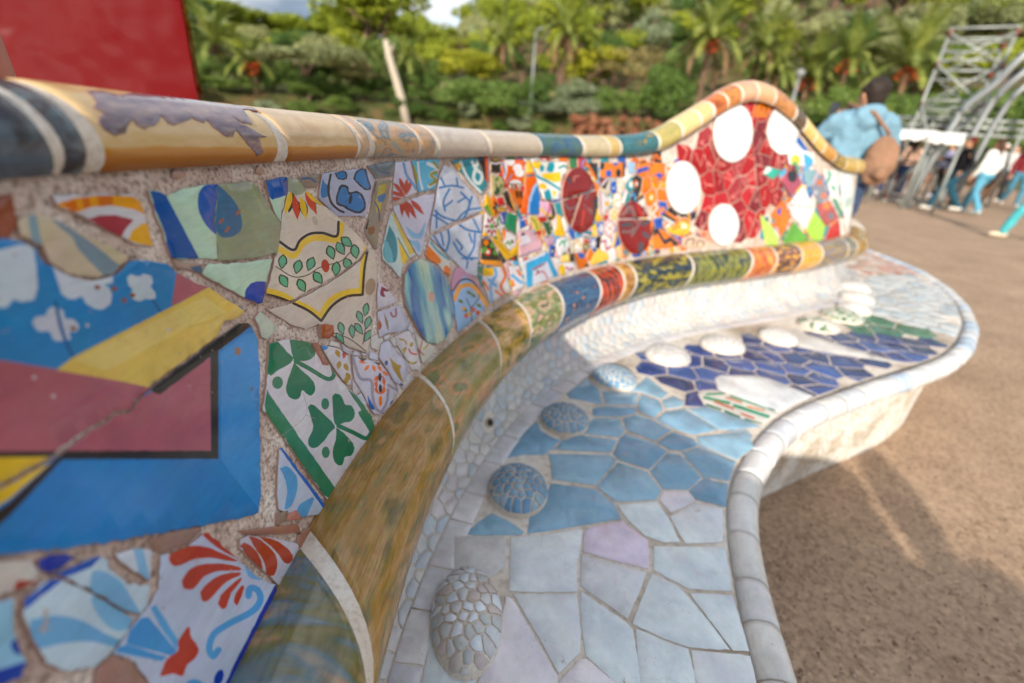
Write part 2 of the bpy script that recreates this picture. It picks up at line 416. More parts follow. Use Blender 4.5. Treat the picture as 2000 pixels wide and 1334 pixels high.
# ------------------------------------------------------------------ traced tiles of the backrest: (glaze, outline, paint on it)
BT=[]
def T(base,outline,*paint,**k): BT.append((base,outline,paint,k))
WH='#cfcbd0'; LAV='#c4c2d2'; CREAM='#d0c2b3'; GRN='#21704f'; RED='#b23a22'; BLU='#2b78b8'; SKY='#5f9fd0'; NAVY='#12389c'; BLK='#1d1a1c'; YEL='#e0bc50'; ORG='#e0741c'; TEAL='#2d8590'; OCH='#a98a35'; MINT='#b3cdb6'; PINK='#a8606b'
T(WH,'A 330,905 900,893 955,935 1000,1080 1045,1255 960,1250 870,1215 600,1080 480,1020 360,965',
  ('p','#e09a2c','A 340,970 480,925 640,905 750,905 900,912 965,960 990,1040 900,1000 750,975 600,985 500,1022'),
  ('p','#cf6f14','A 385,962 490,932 505,1005 470,1022'),('p','#cf6f14','A 640,906 750,906 752,974 655,980'),('p','#cf6f14','A 530,920 580,912 598,985 548,1000'),
  ('p','#9c3442','A 575,1070 650,1045 760,1040 900,1072 840,1140 815,1195 700,1135'),('p','#e5a93a','A 865,1212 890,1150 950,1105 1015,1090 1045,1255 950,1245'))
T('#c4b49b','A 90,1060 200,1020 270,1040 420,1110 600,1190 850,1310 B 868,60 850,120 760,195 700,215 600,230 440,200 400,165 320,120 270,0 A 240,1250 100,1180',
  ('p','#8499a6','A 150,1040 210,1040 270,1330 190,1330'),('p','#7b8d9a','A 290,1040 420,1110 600,1230 760,1360 B 800,140 760,195 700,215 640,170 500,20 A 470,1200 380,1130'))
T('#2f7fb8','Z -60,470 22,470 60,487 75,515 95,522 112,532 125,542 168,550 195,546 214,541 232,527 245,512 275,508 320,517 345,538 400,562 470,604 472,612 455,622 432,628 425,642 420,656 392,676 330,722 285,755 284,763 259,778 245,800 214,805 200,818 150,846 98,886 48,914 0,941 -60,972',
  ('p','#c3ccd6','Z -60,500 25,480 52,482 58,520 61,565 54,588 28,592 14,586 0,602 -60,602'),
  ('c','#c3cad4','B 180,545 205,505 275,490 290,450 345,432 398,458 412,510 470,520 510,565 490,605 440,608 448,660 340,666 300,605 222,600'),
  ('c','#c3cad4','B 850,230 880,205 935,220 965,202 1020,215 1032,262 1020,290 1055,340 1040,380 985,375 950,390 910,385 875,350 890,310 862,280'),
  ('p','#c3cad4','B 320,135 350,230 385,340 430,375 475,380 530,355 560,410 620,445 680,450 735,410 745,350 720,290 690,280 750,265 755,205 700,220 600,236 440,206'),
  ('p','#c3cad4','B 835,140 870,75 900,95 960,115 1005,105 960,50 880,40'),
  ('s','#1d5c96',26,'B 345,395 380,560 430,700 470,780'),('s','#1d5c96',16,'B 1030,380 1100,480'),
  ('p',PINK,'B 1200,195 1440,300 1165,425'),
  ('p',PINK,'Z -60,700 0,707 95,722 224,745 283,757 290,770 240,830 151,860 60,930 -60,990'),
  ('p','#d8ba66','B 350,872 470,783 1090,468 1430,293 1700,465 1680,505 1400,700 1000,990 800,947'),
  ('p','#dcc47c','B 480,800 1100,500 1400,360 1560,470 1300,560 700,880'),
  ('p',BLK,'Z -60,884 116,882 90,893 -60,896'),('p','#d9b546','Z -60,896 92,893 50,915 0,943 -60,975'),
  ('e','#8a5038',22,16,0,'B 760,305 830,385 640,295 890,350 470,582'),('e','#c9c3c8',14,12,0,'B 195,925 330,1055 570,560 1145,590'))
T('#2a7bbd','B 1024,1003 1180,885 1420,706 1560,606 1650,548 1720,540 1760,592 1788,670 1795,900 1798,1330 C 1798,40 1785,150 1680,185 1200,270 700,360 280,415 0,440 -220,470 Z -60,980 0,950 50,923 100,895 153,854 202,824 218,812 248,808 262,787',
  ('p','#a55c69','Z 286,766 403,690 406,884 100,888 151,851 202,820 216,808 246,804 262,782'),
  ('p',BLK,'Z 286,760 330,726 398,676 437,648 462,631 482,630 486,637 420,686 419,897 108,899 0,1012 -60,1064 -60,1022 0,985 92,900 153,854 110,882 404,881 404,698 303,772 291,768'),
  ('p','#a55c69','Z 300,776 404,702 404,880 112,881 160,849 204,823 218,812 248,808 264,786'),
  ('p','#d9b546','Z -60,980 0,950 50,923 88,903 0,978 -60,1012'),
  ('s','#1c5590',8,'C 1690,0 1790,130'),('p','#3f8bca','Z 425,690 470,655 495,650 503,720 503,1000 425,900'),('e','#8c6a5a',22,30,0,'B 1638,738'),('e','#7d675c',9,13,0,'B 1737,1000'))
T(MINT,'A 1015,870 1080,878 1130,905 1230,862 1370,830 1490,820 1480,1000 1472,1080 1488,1190 1498,1332 B 1498,92 1350,95 1180,90 1165,60 1140,0 A 1110,1130 1060,1020',
  ('p','#124f96','A 1015,870 1080,878 1130,905 1240,1110 B 1365,96 1170,90 1140,0 A 1110,1130 1060,1020'),
  ('c','#1350a0','A 1492,820 1400,835 1358,890 1352,960 1372,1050 1430,1130 1492,1178 1475,1090 1484,960'))
T('#8d9377','A 1494,820 1740,800 1790,860 1850,960 1945,1100 1920,1290 1905,1332 B 1900,52 1820,80 1700,98 1502,103 A 1502,1332 1492,1190 1477,1080 1487,950',
  ('c','#3d6688','A 1494,825 1560,880 1630,970 1665,1080 1650,1150 1590,1192 1520,1192 1482,1140 1478,1080 1490,950'),('e','#a4604a',10,26,40,'A 1520,1080 1640,1020 1560,1140'))
T(MINT,'B 1400,212 1388,190 1415,142 1432,128 1600,128 1886,90 1878,130 1848,230 1838,262 1832,335 1816,402 1780,408 1680,365 1500,262',
  ('c','#12379a','B 1680,362 1690,310 1730,265 1790,250 1842,262 1840,340 1820,402 1780,412 1720,392'))
T('#a98f82','B 1180,100 1390,128 1408,150 1385,190 1370,195 1215,150',('p','#4c627c','B 1290,150 1380,140 1390,200 1340,190'))
T(MINT,'D 195,200 230,185 342,165 346,262 330,330 306,410 298,480 270,440 225,330',('p','#124f9c','D 190,180 345,160 345,290 232,325 195,265'))
T(CREAM,'D 352,172 408,172 478,252 560,332 640,392 720,462 800,532 860,590 890,635 893,668 856,728 780,788 700,846 600,905 500,955 400,1014 350,1034 208,985 203,960 228,880 243,800 263,720 278,640 303,510 313,420 338,320 352,262',
  ('p','#9a9f88','D 345,165 408,165 480,250 445,288 400,296 345,264'),
  ('l',BLK,150,56,'D 365,345,100 405,382,82 456,382,76 512,352,62 540,320,40'),('l','#c6402a',178,46,'D 402,380,82 508,350,62'),('l','#dfb541',170,44,'D 456,384,76 537,318,38 350,345,105'),
  ('s',YEL,44,'D 272,660 385,715 440,640 510,595 590,590 690,600 722,500'),('s',BLK,19,'D 275,608 384,675 430,608 500,562 590,556 686,578 700,478'),
  ('s',YEL,40,'D 195,955 300,985 380,1030'),('s',BLK,18,'D 200,985 280,1005 350,1032'),
  ('s',YEL,34,'D 900,640 876,720'),
  ('s','#30302c',7,'D 262,790 380,860 480,850 560,800 640,775 720,750 790,680'),
  ('l','#222a26',110,68,'D 308,757,98 318,892,60 415,792,105 442,922,65 505,772,110 556,868,55 647,692,70 683,806,95 714,664,60 757,618,40 765,775,65 815,685,80'),
  ('l','#5da583',88,48,'D 308,757,98 318,892,60 415,792,105 442,922,65 505,772,110 556,868,55 647,692,70 683,806,95 714,664,60 757,618,40 765,775,65 815,685,80'),
  ('e','#a32d22',28,46,-10,'D 608,785'),('e','#b8a798',18,34,-20,'D 535,470'))
T('#cdbfb2','D 214,1092 345,1058 402,1036 520,972 640,906 760,826 862,746 903,684 955,692 972,730 982,800 972,950 948,1080 933,1200 928,1290 903,1390 780,1352 672,1275 640,1215 560,1195 480,1228 400,1205 300,1148',
  ('s',YEL,40,'D 340,1015 480,1075 572,1135'),('s',YEL,40,'D 575,1135 640,1030 740,975 858,955'),('s',YEL,30,'D 858,960 868,800 888,680'),
  ('s',BLK,19,'D 385,1045 495,1100 580,1168'),('s',BLK,19,'D 580,1168 655,1065 755,1000 868,985'),('s',BLK,18,'D 870,985 884,800 908,672'),
  ('s','#30302c',7,'D 660,1250 760,1285 830,1330 890,1380'),('s','#30302c',7,'D 870,1330 885,1240 895,1150'),
  ('l','#222a26',104,52,'D 720,1222,75 795,1240,85 850,1142,70 892,1090,100 842,1222,55 905,1180,110 905,1272,120 712,1292,55'),
  ('l','#64a387',84,34,'D 720,1222,75 795,1240,85 850,1142,70 892,1090,100 842,1222,55 905,1180,110 905,1272,120 712,1292,55'),('e','#a58d7a',36,60,10,'D 925,930'))
T('#a2532f','D 570,1195 600,1188 655,1200 665,1255 630,1290 575,1285',h=.0065)
T('#a4a7bd','D 592,142 680,127 888,104 955,182 926,330 896,440 830,436 760,440 692,436 566,310 575,232',
  ('c','#1c2030','D 684,305 712,222 765,230 778,272 832,262 880,305 892,388 842,420 775,400 740,378 690,355'),('c','#2e6ea6','D 696,300 722,238 758,244 772,288 830,276 868,314 880,378 840,405 782,388 750,365 702,345'),
  ('c','#1c2030','D 802,180 826,122 884,104 908,170 928,244 890,258 845,224'),('c','#2e6ea6','D 814,180 834,134 878,116 898,172 916,238 890,245 852,214'),
  ('c','#1c2030','D 672,138 745,124 758,180 700,182'),('c','#2e6ea6','D 682,142 738,132 748,172 704,174'),('c','#2e6ea6','D 585,180 612,215 642,230 625,300 580,300'),
  ('s',BLK,16,'D 645,150 630,250 650,340 700,392 740,410'),('e','#1c2030',12,34,10,'D 786,320'))
T('#8b8272','D 966,192 1076,184 1056,290 1026,430 988,560 975,670 955,655 905,580 896,520 934,400',
  ('c','#b5a04f','D 985,230 1040,215 1010,330 990,420 960,380'),('c','#3b6a9c','D 975,300 1030,280 1020,330 985,340'),('s','#39516b',10,'D 960,340 985,400 990,470'),('s',BLK,22,'D 960,190 930,330 895,520'),('c','#7d5a3a','D 905,520 955,510 950,560 920,565'))
T('#6d7479','D 905,85 1105,52 1088,158 972,178',('s','#4d6077',14,'D 960,90 1000,130 1060,140'))
T('#8b7a6c','D 420,165 520,150 580,145 560,240 470,245 430,200',('s','#46607c',16,'D 440,180 500,175 540,200'))
T(WH,'E 218,112 350,82 498,102 536,170 596,248 645,265 686,330 756,410 846,500 934,618 956,688 916,768 856,848 756,1016 640,1196 622,1196 184,582 174,558 203,400',
  ('c',GRN,'E 213,112 262,92 330,160 377,212 360,250 290,290 208,328'),('c',GRN,'E 355,83 490,98 537,170 520,210 470,232 390,227 372,180'),
  ('c',GRN,'E 390,240 430,290 500,350 536,410 525,462 490,472 446,438 430,482 400,502 350,482 332,420 350,350'),('s',GRN,30,'E 398,235 500,290 600,350 645,357 668,325 655,265'),
  ('e','#3c7d5e',38,44,0,'E 272,385'),
  ('c',GRN,'E 484,555 510,535 560,570 672,682 640,732 590,800 540,837 500,832 487,790 520,700 510,640'),('c',GRN,'E 655,480 680,460 720,480 748,538 790,545 816,600 790,652 740,662 690,682 665,640'),
  ('c',GRN,'E 684,698 720,720 790,790 811,840 790,892 746,902 730,952 700,960 670,932 660,860 680,780'),('s',GRN,30,'E 698,685 800,730 880,770 912,760 945,700'),('e','#3c7d5e',28,40,0,'E 606,532 610,870'),
  ('p','#2f7a59','E 200,430 215,465 692,1140 640,1200 600,1165 190,592 180,540'),('p','#2f7a59','E 742,395 790,450 880,530 950,620 962,692 930,747 900,700 850,620 835,590 860,575 800,490'),
  ('s','#8d8687',3,'E 455,460 470,610 300,760'),('s','#8d8687',3,'E 470,610 540,635'))
T('#bcc6d8','E 286,845 306,838 606,1234 597,1298 540,1306 430,1326 284,1270 274,1200 279,1000',
  ('p','#1d62b4','E 280,840 312,830 616,1240 604,1290 575,1240'),('c',SKY,'E 285,985 340,968 400,1040 408,1130 370,1240 322,1265 338,1150 320,1050'),('c',SKY,'E 400,1290 430,1230 522,1185 490,1280 462,1335 420,1330'))
T('#bfc8b8','D 114,1150 150,1110 180,1124 266,1200 261,1248 202,1300 163,1278 144,1210')
T(WH,'E 580,122 700,145 775,195 796,300 796,400 762,396 692,310 645,240',('l',OCH,62,34,'E 695,182,60 702,262,105 755,277,62 770,340,60 757,368,90'),('l','#bf3a34',60,30,'E 741,190,100'),('e','#4a90cc',38,24,0,'E 590,136'))
T('#c9c6d4','E 800,196 842,204 996,242 1046,312 1096,400 1124,440 1056,558 1000,604 955,604 916,540 866,440 816,370',
  ('s','#9a93a2',22,'E 800,200 850,350 930,370 940,480 960,560 1000,590'),('s','#9a93a2',18,'E 1050,430 1040,520 1000,590'),('s','#9a93a2',18,'E 1050,400 1120,440'),
  ('l',ORG,54,24,'E 870,240,20 900,282,130 950,285,70 992,285,60 1030,320,40 965,355,130 965,400,75 1020,380,80 968,440,60 1018,440,110 995,500,90 995,525,90'),('s','#c85a20',9,'E 975,345 1015,345 1022,400 1000,460 972,440 968,390 980,345'),
  ('e','#26222c',12,30,0,'E 992,345 995,425'),('p','#2c2630','E 838,205 900,220 870,238'),('p','#2c2630','E 940,235 1000,248 985,265'),('c','#1c5aa8','E 905,470 930,520 955,570 920,560'),('c','#1c5aa8','E 1085,500 1075,545 1060,550 1065,520'))
T('#c6c6da','E 1005,115 1058,86 1116,170 1174,230 1190,300 1157,404 1102,384 1044,288 994,208',('c',OCH,'E 1060,205 1110,250 1142,268 1132,300 1152,385 1110,330 1085,290'),('e','#23437a',12,18,0,'E 1038,246 1140,405'),('c','#2c5a9e','E 1045,88 1100,95 1080,105'))
T(WH,'E 1100,62 1196,16 1236,82 1284,258 1268,296 1214,294 1194,240 1114,120',('s',OCH,12,'E 1130,80 1165,90 1180,115'),('s',OCH,12,'E 1150,160 1175,140 1160,180'),('e',OCH,12,18,30,'E 1215,118'),('s','#bf3a34',12,'E 1195,150 1215,180 1250,185'),('s',OCH,12,'E 1190,235 1220,250 1250,240'),('s','#2d9a8a',7,'E 1120,40 1180,20 1215,25'))
T('#c4c4bd','E 1238,36 1282,74 1348,112 1392,140 1328,236 1294,246 1254,102',('s','#a9483e',10,'E 1290,90 1275,160 1300,190'),('s',OCH,12,'E 1330,120 1300,150'))
T('#cfc9d4','D 988,895 1030,925 1106,1012 1116,1038 980,1088 978,990',('c','#7c2f48','D 1005,925 1055,960 1020,965 1030,1000 995,985'))
T('#c6c6da','D 980,1104 1138,1056 1204,1188 1176,1236 1060,1250 988,1286',('s','#a0556f',16,'D 1070,1110 1080,1135 1105,1130 1105,1085'),('c','#8a6a4a','D 1020,1110 1050,1180 1050,1240 1030,1180'),('c','#b5603a','D 985,1150 1005,1200 985,1230'))
MARBLE_OVAL='MARBLE'
T(MARBLE_OVAL,'D 1272,733 1340,762 1400,802 1460,882 1500,980 1513,1100 1493,1210 1440,1300 1390,1330 1320,1318 1262,1240 1212,1150 1172,1060 1158,960 1163,850 1202,772',('e','#c79a86',22,36,0,'D 1345,1000'),h=.007)
T('#bfd0d0','D 1088,404 1246,708 1190,736 1148,800 1136,870 1082,800 1014,740 1010,660 1044,530 1068,424',('c',TEAL,'D 1060,500 1110,600 1110,740 1050,760 1015,680'),('c','#63aebb','D 1020,600 1060,640 1085,760 1030,730'),('p','#c8b45c','D 1075,420 1100,415 1245,690 1200,712'),('c',YEL,'D 1120,600 1190,720 1150,770'),('s','#2d6a78',8,'D 1120,590 1195,725'),('s','#2d6a78',8,'D 1110,420 1248,690'))
T('#c9c5d6','D 1104,64 1208,48 1256,268 1180,306 1090,336 1088,260',('l','#b0463c',120,30,'D 1150,225,70 1128,250,50 1175,235,100 1120,285,20 1195,240,112 1112,318,8'),('s','#5a8fc0',18,'D 1160,70 1180,150 1230,220 1245,250'))
T('#58a8c8','D 1218,50 1414,40 1386,248 1266,270',('s','#cfd4d8',26,'D 1330,70 1400,110 1350,150 1390,190 1340,230'),('s','#8f8a34',18,'D 1370,60 1410,110'),('s','#8f8a34',20,'D 1390,130 1350,150 1385,190 1345,220'),('s','#8f8a34',18,'D 1225,90 1250,160 1245,210'),('s','#cfd4d8',14,'D 1260,60 1270,160 1290,250'))
T('#cbc8d8','D 1090,372 1268,300 1374,284 1356,400 1326,540 1286,712 1262,712 1164,540 1098,402',('l','#b0463c',150,36,'D 1180,385,75 1215,395,62 1255,375,48 1150,370,90'),('c','#86b4d6','D 1170,500 1260,560 1310,480 1290,580 1220,590'),('c','#86b4d6','D 1200,600 1270,620 1275,690 1240,660'),('p','#2456a4','D 1352,400 1372,290 1376,300 1296,712 1280,712'))
B2='#3a78b2'
T('#c6cad8','D 1444,84 1500,104 1568,182 1686,322 1718,398 1500,482 1350,560 1355,480 1384,330 1414,150',
  ('s',B2,14,'D 1410,240 1500,225 1580,240'),('s',B2,13,'D 1420,170 1450,230'),('s',B2,13,'D 1530,170 1540,230'),('s',B2,15,'D 1480,250 1440,330 1450,400'),('s',B2,15,'D 1560,270 1620,330 1620,350'),('s',B2,14,'D 1450,370 1490,340 1500,330'),('s',B2,14,'D 1540,340 1590,310'),('s',B2,16,'D 1380,400 1430,440 1520,470'),('s',B2,16,'D 1640,300 1600,420 1560,470'),('s',B2,14,'D 1370,430 1480,500'),('s',B2,14,'D 1390,520 1390,400'),('s',B2,14,'D 1700,380 1600,400 1530,470'))
T('#c6cad8','D 1350,582 1714,422 1706,570 1686,700 1676,854 1602,836 1482,716',
  ('s',B2,15,'D 1370,570 1430,660 1460,680'),('s',B2,15,'D 1470,520 1480,600 1460,680'),('s',B2,14,'D 1420,540 1440,640'),('s',B2,16,'D 1520,470 1600,530 1700,550'),('s',B2,15,'D 1510,620 1560,700 1640,740'),('s',B2,15,'D 1660,560 1650,660 1600,740'),('s',B2,14,'D 1530,600 1570,650 1560,670'),('s',B2,14,'D 1620,560 1640,620'),('s',B2,14,'D 1570,730 1680,730'),('s',B2,13,'D 1610,750 1600,800'),('s',B2,13,'D 1640,440 1690,540'))
T('#d6d0cc','D 1345,600 1484,730 1488,852 1440,824 1402,774 1334,736 1312,700',('c',ORG,'D 1330,640 1420,740 1400,770 1320,720'),('s','#5b9fb4',18,'D 1350,620 1400,680 1480,740'),('e',ORG,24,40,-15,'D 1465,820'))
T('#8fb2da','D 1524,806 1560,786 1638,846 1696,922 1754,1058 1640,1172 1545,1248 1515,1080 1495,900',
  ('s','#b98ba6',90,'D 1500,920 1560,810 1660,850 1740,990'),('s','#2b2430',12,'D 1505,960 1560,885 1640,890 1740,1020'),('s','#e39a3a',30,'D 1515,1020 1560,930 1650,930 1750,1070'),
  ('s','#4c4a2c',8,'D 1640,1180 1630,1080 1600,1010'),('s','#4c4a2c',8,'D 1630,1080 1680,1020 1690,980'),('e','#4f6b2e',20,12,30,'D 1560,1030 1590,1090 1650,990 1690,1060 1620,970'),('e','#c0563c',16,18,0,'D 1650,1090 1600,1130 1680,1110'),('e','#d9a043',14,14,0,'D 1620,1120 1580,1080'))
T('#2f8390','D 1494,48 1674,30 1752,230 1700,284 1602,182',('s','#cfd6d4',22,'D 1680,60 1650,170 1690,210 1710,150 1670,110 1640,60'),('c','#e0b150','D 1510,80 1560,60 1550,120'),('s','#cfd6d4',18,'D 1560,60 1610,170 1700,270'),('p','#d3a846','D 1590,170 1690,290 1750,240 1745,255 1690,305'))
T(BLK,'D 1684,26 1752,20 1756,200 1730,176',('p','#d0491a','D 1730,20 1752,20 1756,200 1738,190'))
# bottom-left corner
T('#b9c2d8','C 1105,455 1285,392 1396,295 1430,292 1500,352 1640,482 1780,602 1895,650 1905,690 1756,1000 1590,1334 1560,1420 1020,1420 1020,1334 975,1260 895,1172 765,1130 953,872 1015,800 1085,680 1095,560',
  ('p','#5fa0d4','C 1020,812 1060,790 1220,1050 1200,1105 1100,960'),('p','#4c93cf','C 955,882 1010,880 1200,1110 1180,1150 850,1065 880,970'),('p','#4c93cf','C 800,1085 860,1070 1130,1155 1100,1185 780,1122'),
  ('c',RED,'C 1150,470 1170,430 1265,385 1400,385 1560,450 1630,486 1560,485 1450,465 1330,475 1230,517 1180,517'),('c',RED,'C 1240,622 1290,550 1380,510 1520,505 1640,530 1638,552 1500,557 1400,592 1340,662 1300,687 1250,672'),
  ('c',RED,'C 1365,702 1420,640 1520,580 1638,566 1636,590 1550,632 1470,712 1420,764 1380,764'),('c',RED,'C 1488,782 1520,710 1642,605 1646,630 1580,712 1550,802 1518,822'),('c',RED,'C 1598,772 1610,720 1656,655 1670,680 1640,762 1622,797'),('c',RED,'C 1388,312 1425,288 1600,438 1632,472 1500,402'),
  ('s','#5b9bd2',46,'C 1700,730 1712,676 1765,690 1782,760 1720,840 1560,925 1460,995 1425,1090 1450,1150 1490,1105'),('c','#6fa9d8','C 1690,490 1740,560 1830,590 1780,620 1710,600 1680,540'),
  ('p','#11309a','C 1885,650 1915,690 1760,1000 1590,1334 1560,1430 1500,1430 1580,1240'),
  ('c',RED,'C 1080,1290 1130,1172 1208,1112 1215,1040 1285,942 1302,1012 1352,1095 1330,1162 1272,1212 1240,1287 1180,1272 1110,1287'),('e','#123a9e',30,60,20,'C 1490,1300'),('e','#5b9bd2',60,40,0,'C 1320,1350'))
T('#c3bfca','H 8,334 70,304 200,322 425,368 432,402 356,556 288,652 272,640 8,400',('c','#a8432c','H 5,380 40,360 120,420 160,520 150,560 100,500'),('c','#a8432c','H 60,310 150,340 250,440 266,520 240,585 195,580 165,480 110,400'),('c','#a8432c','H 130,312 250,340 340,400 378,460 350,503 310,490 250,410'))
T('#bccfdc','C 326,586 655,456 716,482 756,560 866,642 1022,654 998,800 953,858 872,846 602,686 404,598',('p','#1c4fa8','C 300,600 660,445 668,458 600,530 420,600 404,600'),('c','#7fb2d6','C 600,560 680,558 800,630 860,720 930,855 700,770 590,690'))
T('#bccfdc','C 330,606 396,618 596,708 856,866 906,888 844,986 734,1130 632,1226 420,1264 284,1196 166,958 126,860 136,765 250,645',('p','#1c4fa8','C 120,840 130,760 330,605 400,618 240,740'),('c','#6fa6cf','C 160,900 330,868 520,900 700,1000 830,1055 780,1095 600,1052 400,1062 200,1092'),('c','#7fb2d6','C 590,760 640,730 850,866 905,890 870,950 760,972 650,880'))
T('#c9d0dc','C 775,435 900,404 1026,404 1032,440 1014,622 905,555 806,488',('p','#86b6da','C 890,400 960,400 1010,625 930,580'))
T('#142f92','C 235,480 332,434 494,452 428,516 300,570 245,548')
T('#3d74b8','C 485,410 636,374 646,400 522,422'); T('#3d74b8','C 664,360 736,348 738,374 672,398'); T('#c8c6cc','C 850,330 960,322 975,350 860,365')
T('#c4bcb6','C -200,500 0,490 188,477 236,568 198,638 50,696 -200,760',('p','#9c2f22','C 55,660 80,622 232,628 198,672 40,720'))
T('#8fbcd8','C -200,780 -80,765 52,760 56,960 112,1130 152,1200 95,1300 0,1340 -200,1400',('c','#15409e','C 20,1060 90,1020 110,1130 50,1130'),('p','#123a9a','C -200,1290 0,1230 160,1180 150,1215 90,1310 0,1345 -200,1405'))
T('#95786c','C 1005,340 1150,284 1386,244 1392,276 1280,378 1112,436 1064,408',h=.003); T('#a07c70','C 745,1150 872,1164 952,1250 1012,1340 1010,1420 640,1420 650,1250',h=.003)
T('#9a6a58','H 10,275 420,225 440,290 200,300 60,300',h=.0035); T('#9a6a58','H 425,300 520,240 525,290 450,380 415,400',h=.0045); T('#b77d70','H 330,200 345,150 400,130 445,195 360,205',h=.005); T('#8e7a6c','H 270,150 340,130 325,205 280,225',h=.005)
T('#a0705e','E 520,105 560,110 590,200 632,250 625,268 590,262 545,180',h=.005); T('#9a8878','E 880,800 910,795 905,830 870,860',h=.0035); T('#8a4a36','Z -60,390 18,380 30,440 10,470 -60,470',h=.003)
# further along: painted fragments up to the crimson ovals
T('#26201f','F 290,245 376,252 376,388 284,378',('e','#d9a03a',40,34,0,'F 330,240'),('s','#cfcbd0',16,'F 285,290 330,300 378,285'))
T('#d85f1c','F 390,258 610,268 596,496 436,496 396,402',('e','#e2dfe0',44,40,0,'F 540,340 560,390 470,280'),('e','#e2dfe0',60,44,0,'F 520,500'),('s','#e2dfe0',26,'F 420,260 430,360 410,440'),('s','#3f8fc4',12,'F 395,290 425,380 400,440'),('s','#3f8fc4',10,'F 440,480 490,400'))
T('#b3a878','F 286,404 388,434 412,482 396,600 294,606',('c','#2e4a3c','F 320,470 345,520 375,560 350,600 310,590 330,540'),('e','#5f7a4a',16,26,30,'F 380,520 340,450'))
T('#dd641d','F 632,276 668,276 746,500 776,648 756,796 644,796 566,776 616,560',('p','#e8b24a','F 625,270 670,270 700,380 625,390'),('p','#2d6a78','F 620,410 705,400 710,420 620,430'),('c','#9fc0e0','F 640,780 650,660 700,520 760,500 790,800'),('c','#2a78c0','F 660,790 670,690 720,540 770,530 780,800'))
T('#e3e2df','F 678,278 1036,284 1028,360 978,448 954,646 796,646',('e','#e8c22a',46,40,20,'F 730,310'),('c','#1f93a4','F 840,290 900,290 890,380 830,370'),('e','#1f93a4',22,34,0,'F 780,345'),('s','#1f93a4',26,'F 690,340 730,420 830,470 960,550'),('p','#e8c22a','F 770,400 960,380 970,470 900,480 800,440'),('e','#e8c22a',40,26,20,'F 790,520'),('c','#1f93a4','F 800,580 850,550 880,640 820,650'),('c','#e8c22a','F 880,560 920,570 900,630'),('s','#3d8f92',24,'F 950,340 1000,320 1030,340'),('s','#3d8f92',12,'F 985,400 1000,440'))
T('#221b19','F 404,592 440,556 500,650 536,756 545,796 502,758 440,700',('p','#d89a4a','F 440,540 500,620 545,760 520,770 470,650')); T('#c0611a','F 446,536 588,556 626,716 562,750 500,640',('e','#3a2418',14,40,-10,'F 540,600 575,600'),('s','#3a2418',20,'F 560,720 620,690'))
T('#b8231c','F 346,634 398,624 426,700 354,706'); T('#d9a54a','F 346,722 428,722 430,768 354,758',('s','#2b2422',9,'F 350,735 430,738'))
T('#dfb03c','F 234,604 260,604 318,798 292,826 214,718',('s','#8a6a2a',8,'F 240,620 300,800'),('p','#5d8a3a','F 210,720 250,690 290,800 280,830'))
T('#d8d4d4','F 228,774 298,832 346,902 328,1006 204,1006',('l','#a02638',60,26,'F 262,860,60 290,845,95 320,870,130 330,910,0 318,960,45 290,980,90 258,960,130 245,912,0'),('e','#5a9a50',22,26,0,'F 290,912'),('p','#e2a93a','F 200,1010 215,950 270,1010'))
T('#20479a','F 372,784 438,764 420,896 382,876',('s','#d8d4d4',10,'F 380,800 400,870')); T('#1f7a52','F 444,772 542,802 528,998 418,908')
T('#2256a6','F 564,824 638,804 648,898 572,936',('s',ORG,22,'F 600,810 630,850 640,900'),('s','#d8d4d4',10,'F 575,850 640,830')); T('#d2b65e','F 660,824 718,804 786,900 768,1006 702,938',('e','#b8271f',36,30,0,'F 755,980'),('s','#54803e',14,'F 680,830 720,880 740,940'))
T('#dcdada','F 384,924 526,1012 532,1098 470,1146 424,1098',('c',ORG,'F 390,930 425,950 415,1050 395,1000'),('s','#5f9a52',20,'F 420,1090 450,1060 470,1090'),('e','#6b2430',14,20,0,'F 490,1060'))
T('#26281f','F 196,1034 278,1034 398,1280 416,1306 184,1276',('e','#d9792a',26,30,0,'F 235,1070'),('e','#c8402e',34,36,0,'F 250,1160'),('e','#e6d6cf',16,18,0,'F 252,1160'),('e','#4f8f3c',24,36,30,'F 215,1140 330,1160 300,1090'),('p','#de8f2a','F 180,1235 390,1250 420,1310 180,1285'))
T('#d9a93a','F 292,1030 358,1034 470,1156 536,1092 546,1246 432,1236',('p','#26281f','F 440,1240 545,1170 550,1250'),('s','#a5741c',7,'F 310,1040 470,1190 540,1130'),('e','#c4352c',12,14,0,'F 500,1225'))
T('#d3a8b4','F 556,964 680,946 736,1022 786,1062 786,1146 562,1214',('p','#8d8896','F 560,1120 690,1060 680,1030 600,1090'),('e','#3a3440',22,30,0,'F 600,1000'),('p','#d6d0da','F 570,1010 640,990 680,1060 580,1100'),('s','#8d8896',14,'F 560,1205 700,1150 780,1120'))
T('#d8a9c0','F 764,664 866,674 886,816 766,816',('s',YEL,24,'F 770,740 830,800 880,810'),('s','#b23a4a',14,'F 860,680 850,760 820,820')); T('#1e5a3c','F 784,864 846,874 876,986 844,996'); T('#dfb532','F 876,854 958,796 1014,1008 912,1000',('p','#ddd8da','F 880,860 930,820 920,940 890,970'))
T('#b795ac','F 806,1024 908,1014 908,1076 834,1106')
T('#c9cbd8','K 575,560 640,540 835,450 945,690 690,790 640,810 600,640',('p','#3f9fcf','K 625,570 800,490 835,450 870,470 950,700 900,720 830,550 690,620 690,810 630,820'),('p','#8d6f84','K 690,620 830,550 800,590 700,650'),('s','#b04a5c',14,'K 720,680 790,650 840,720'),('e','#3a3440',10,16,0,'K 740,650'))
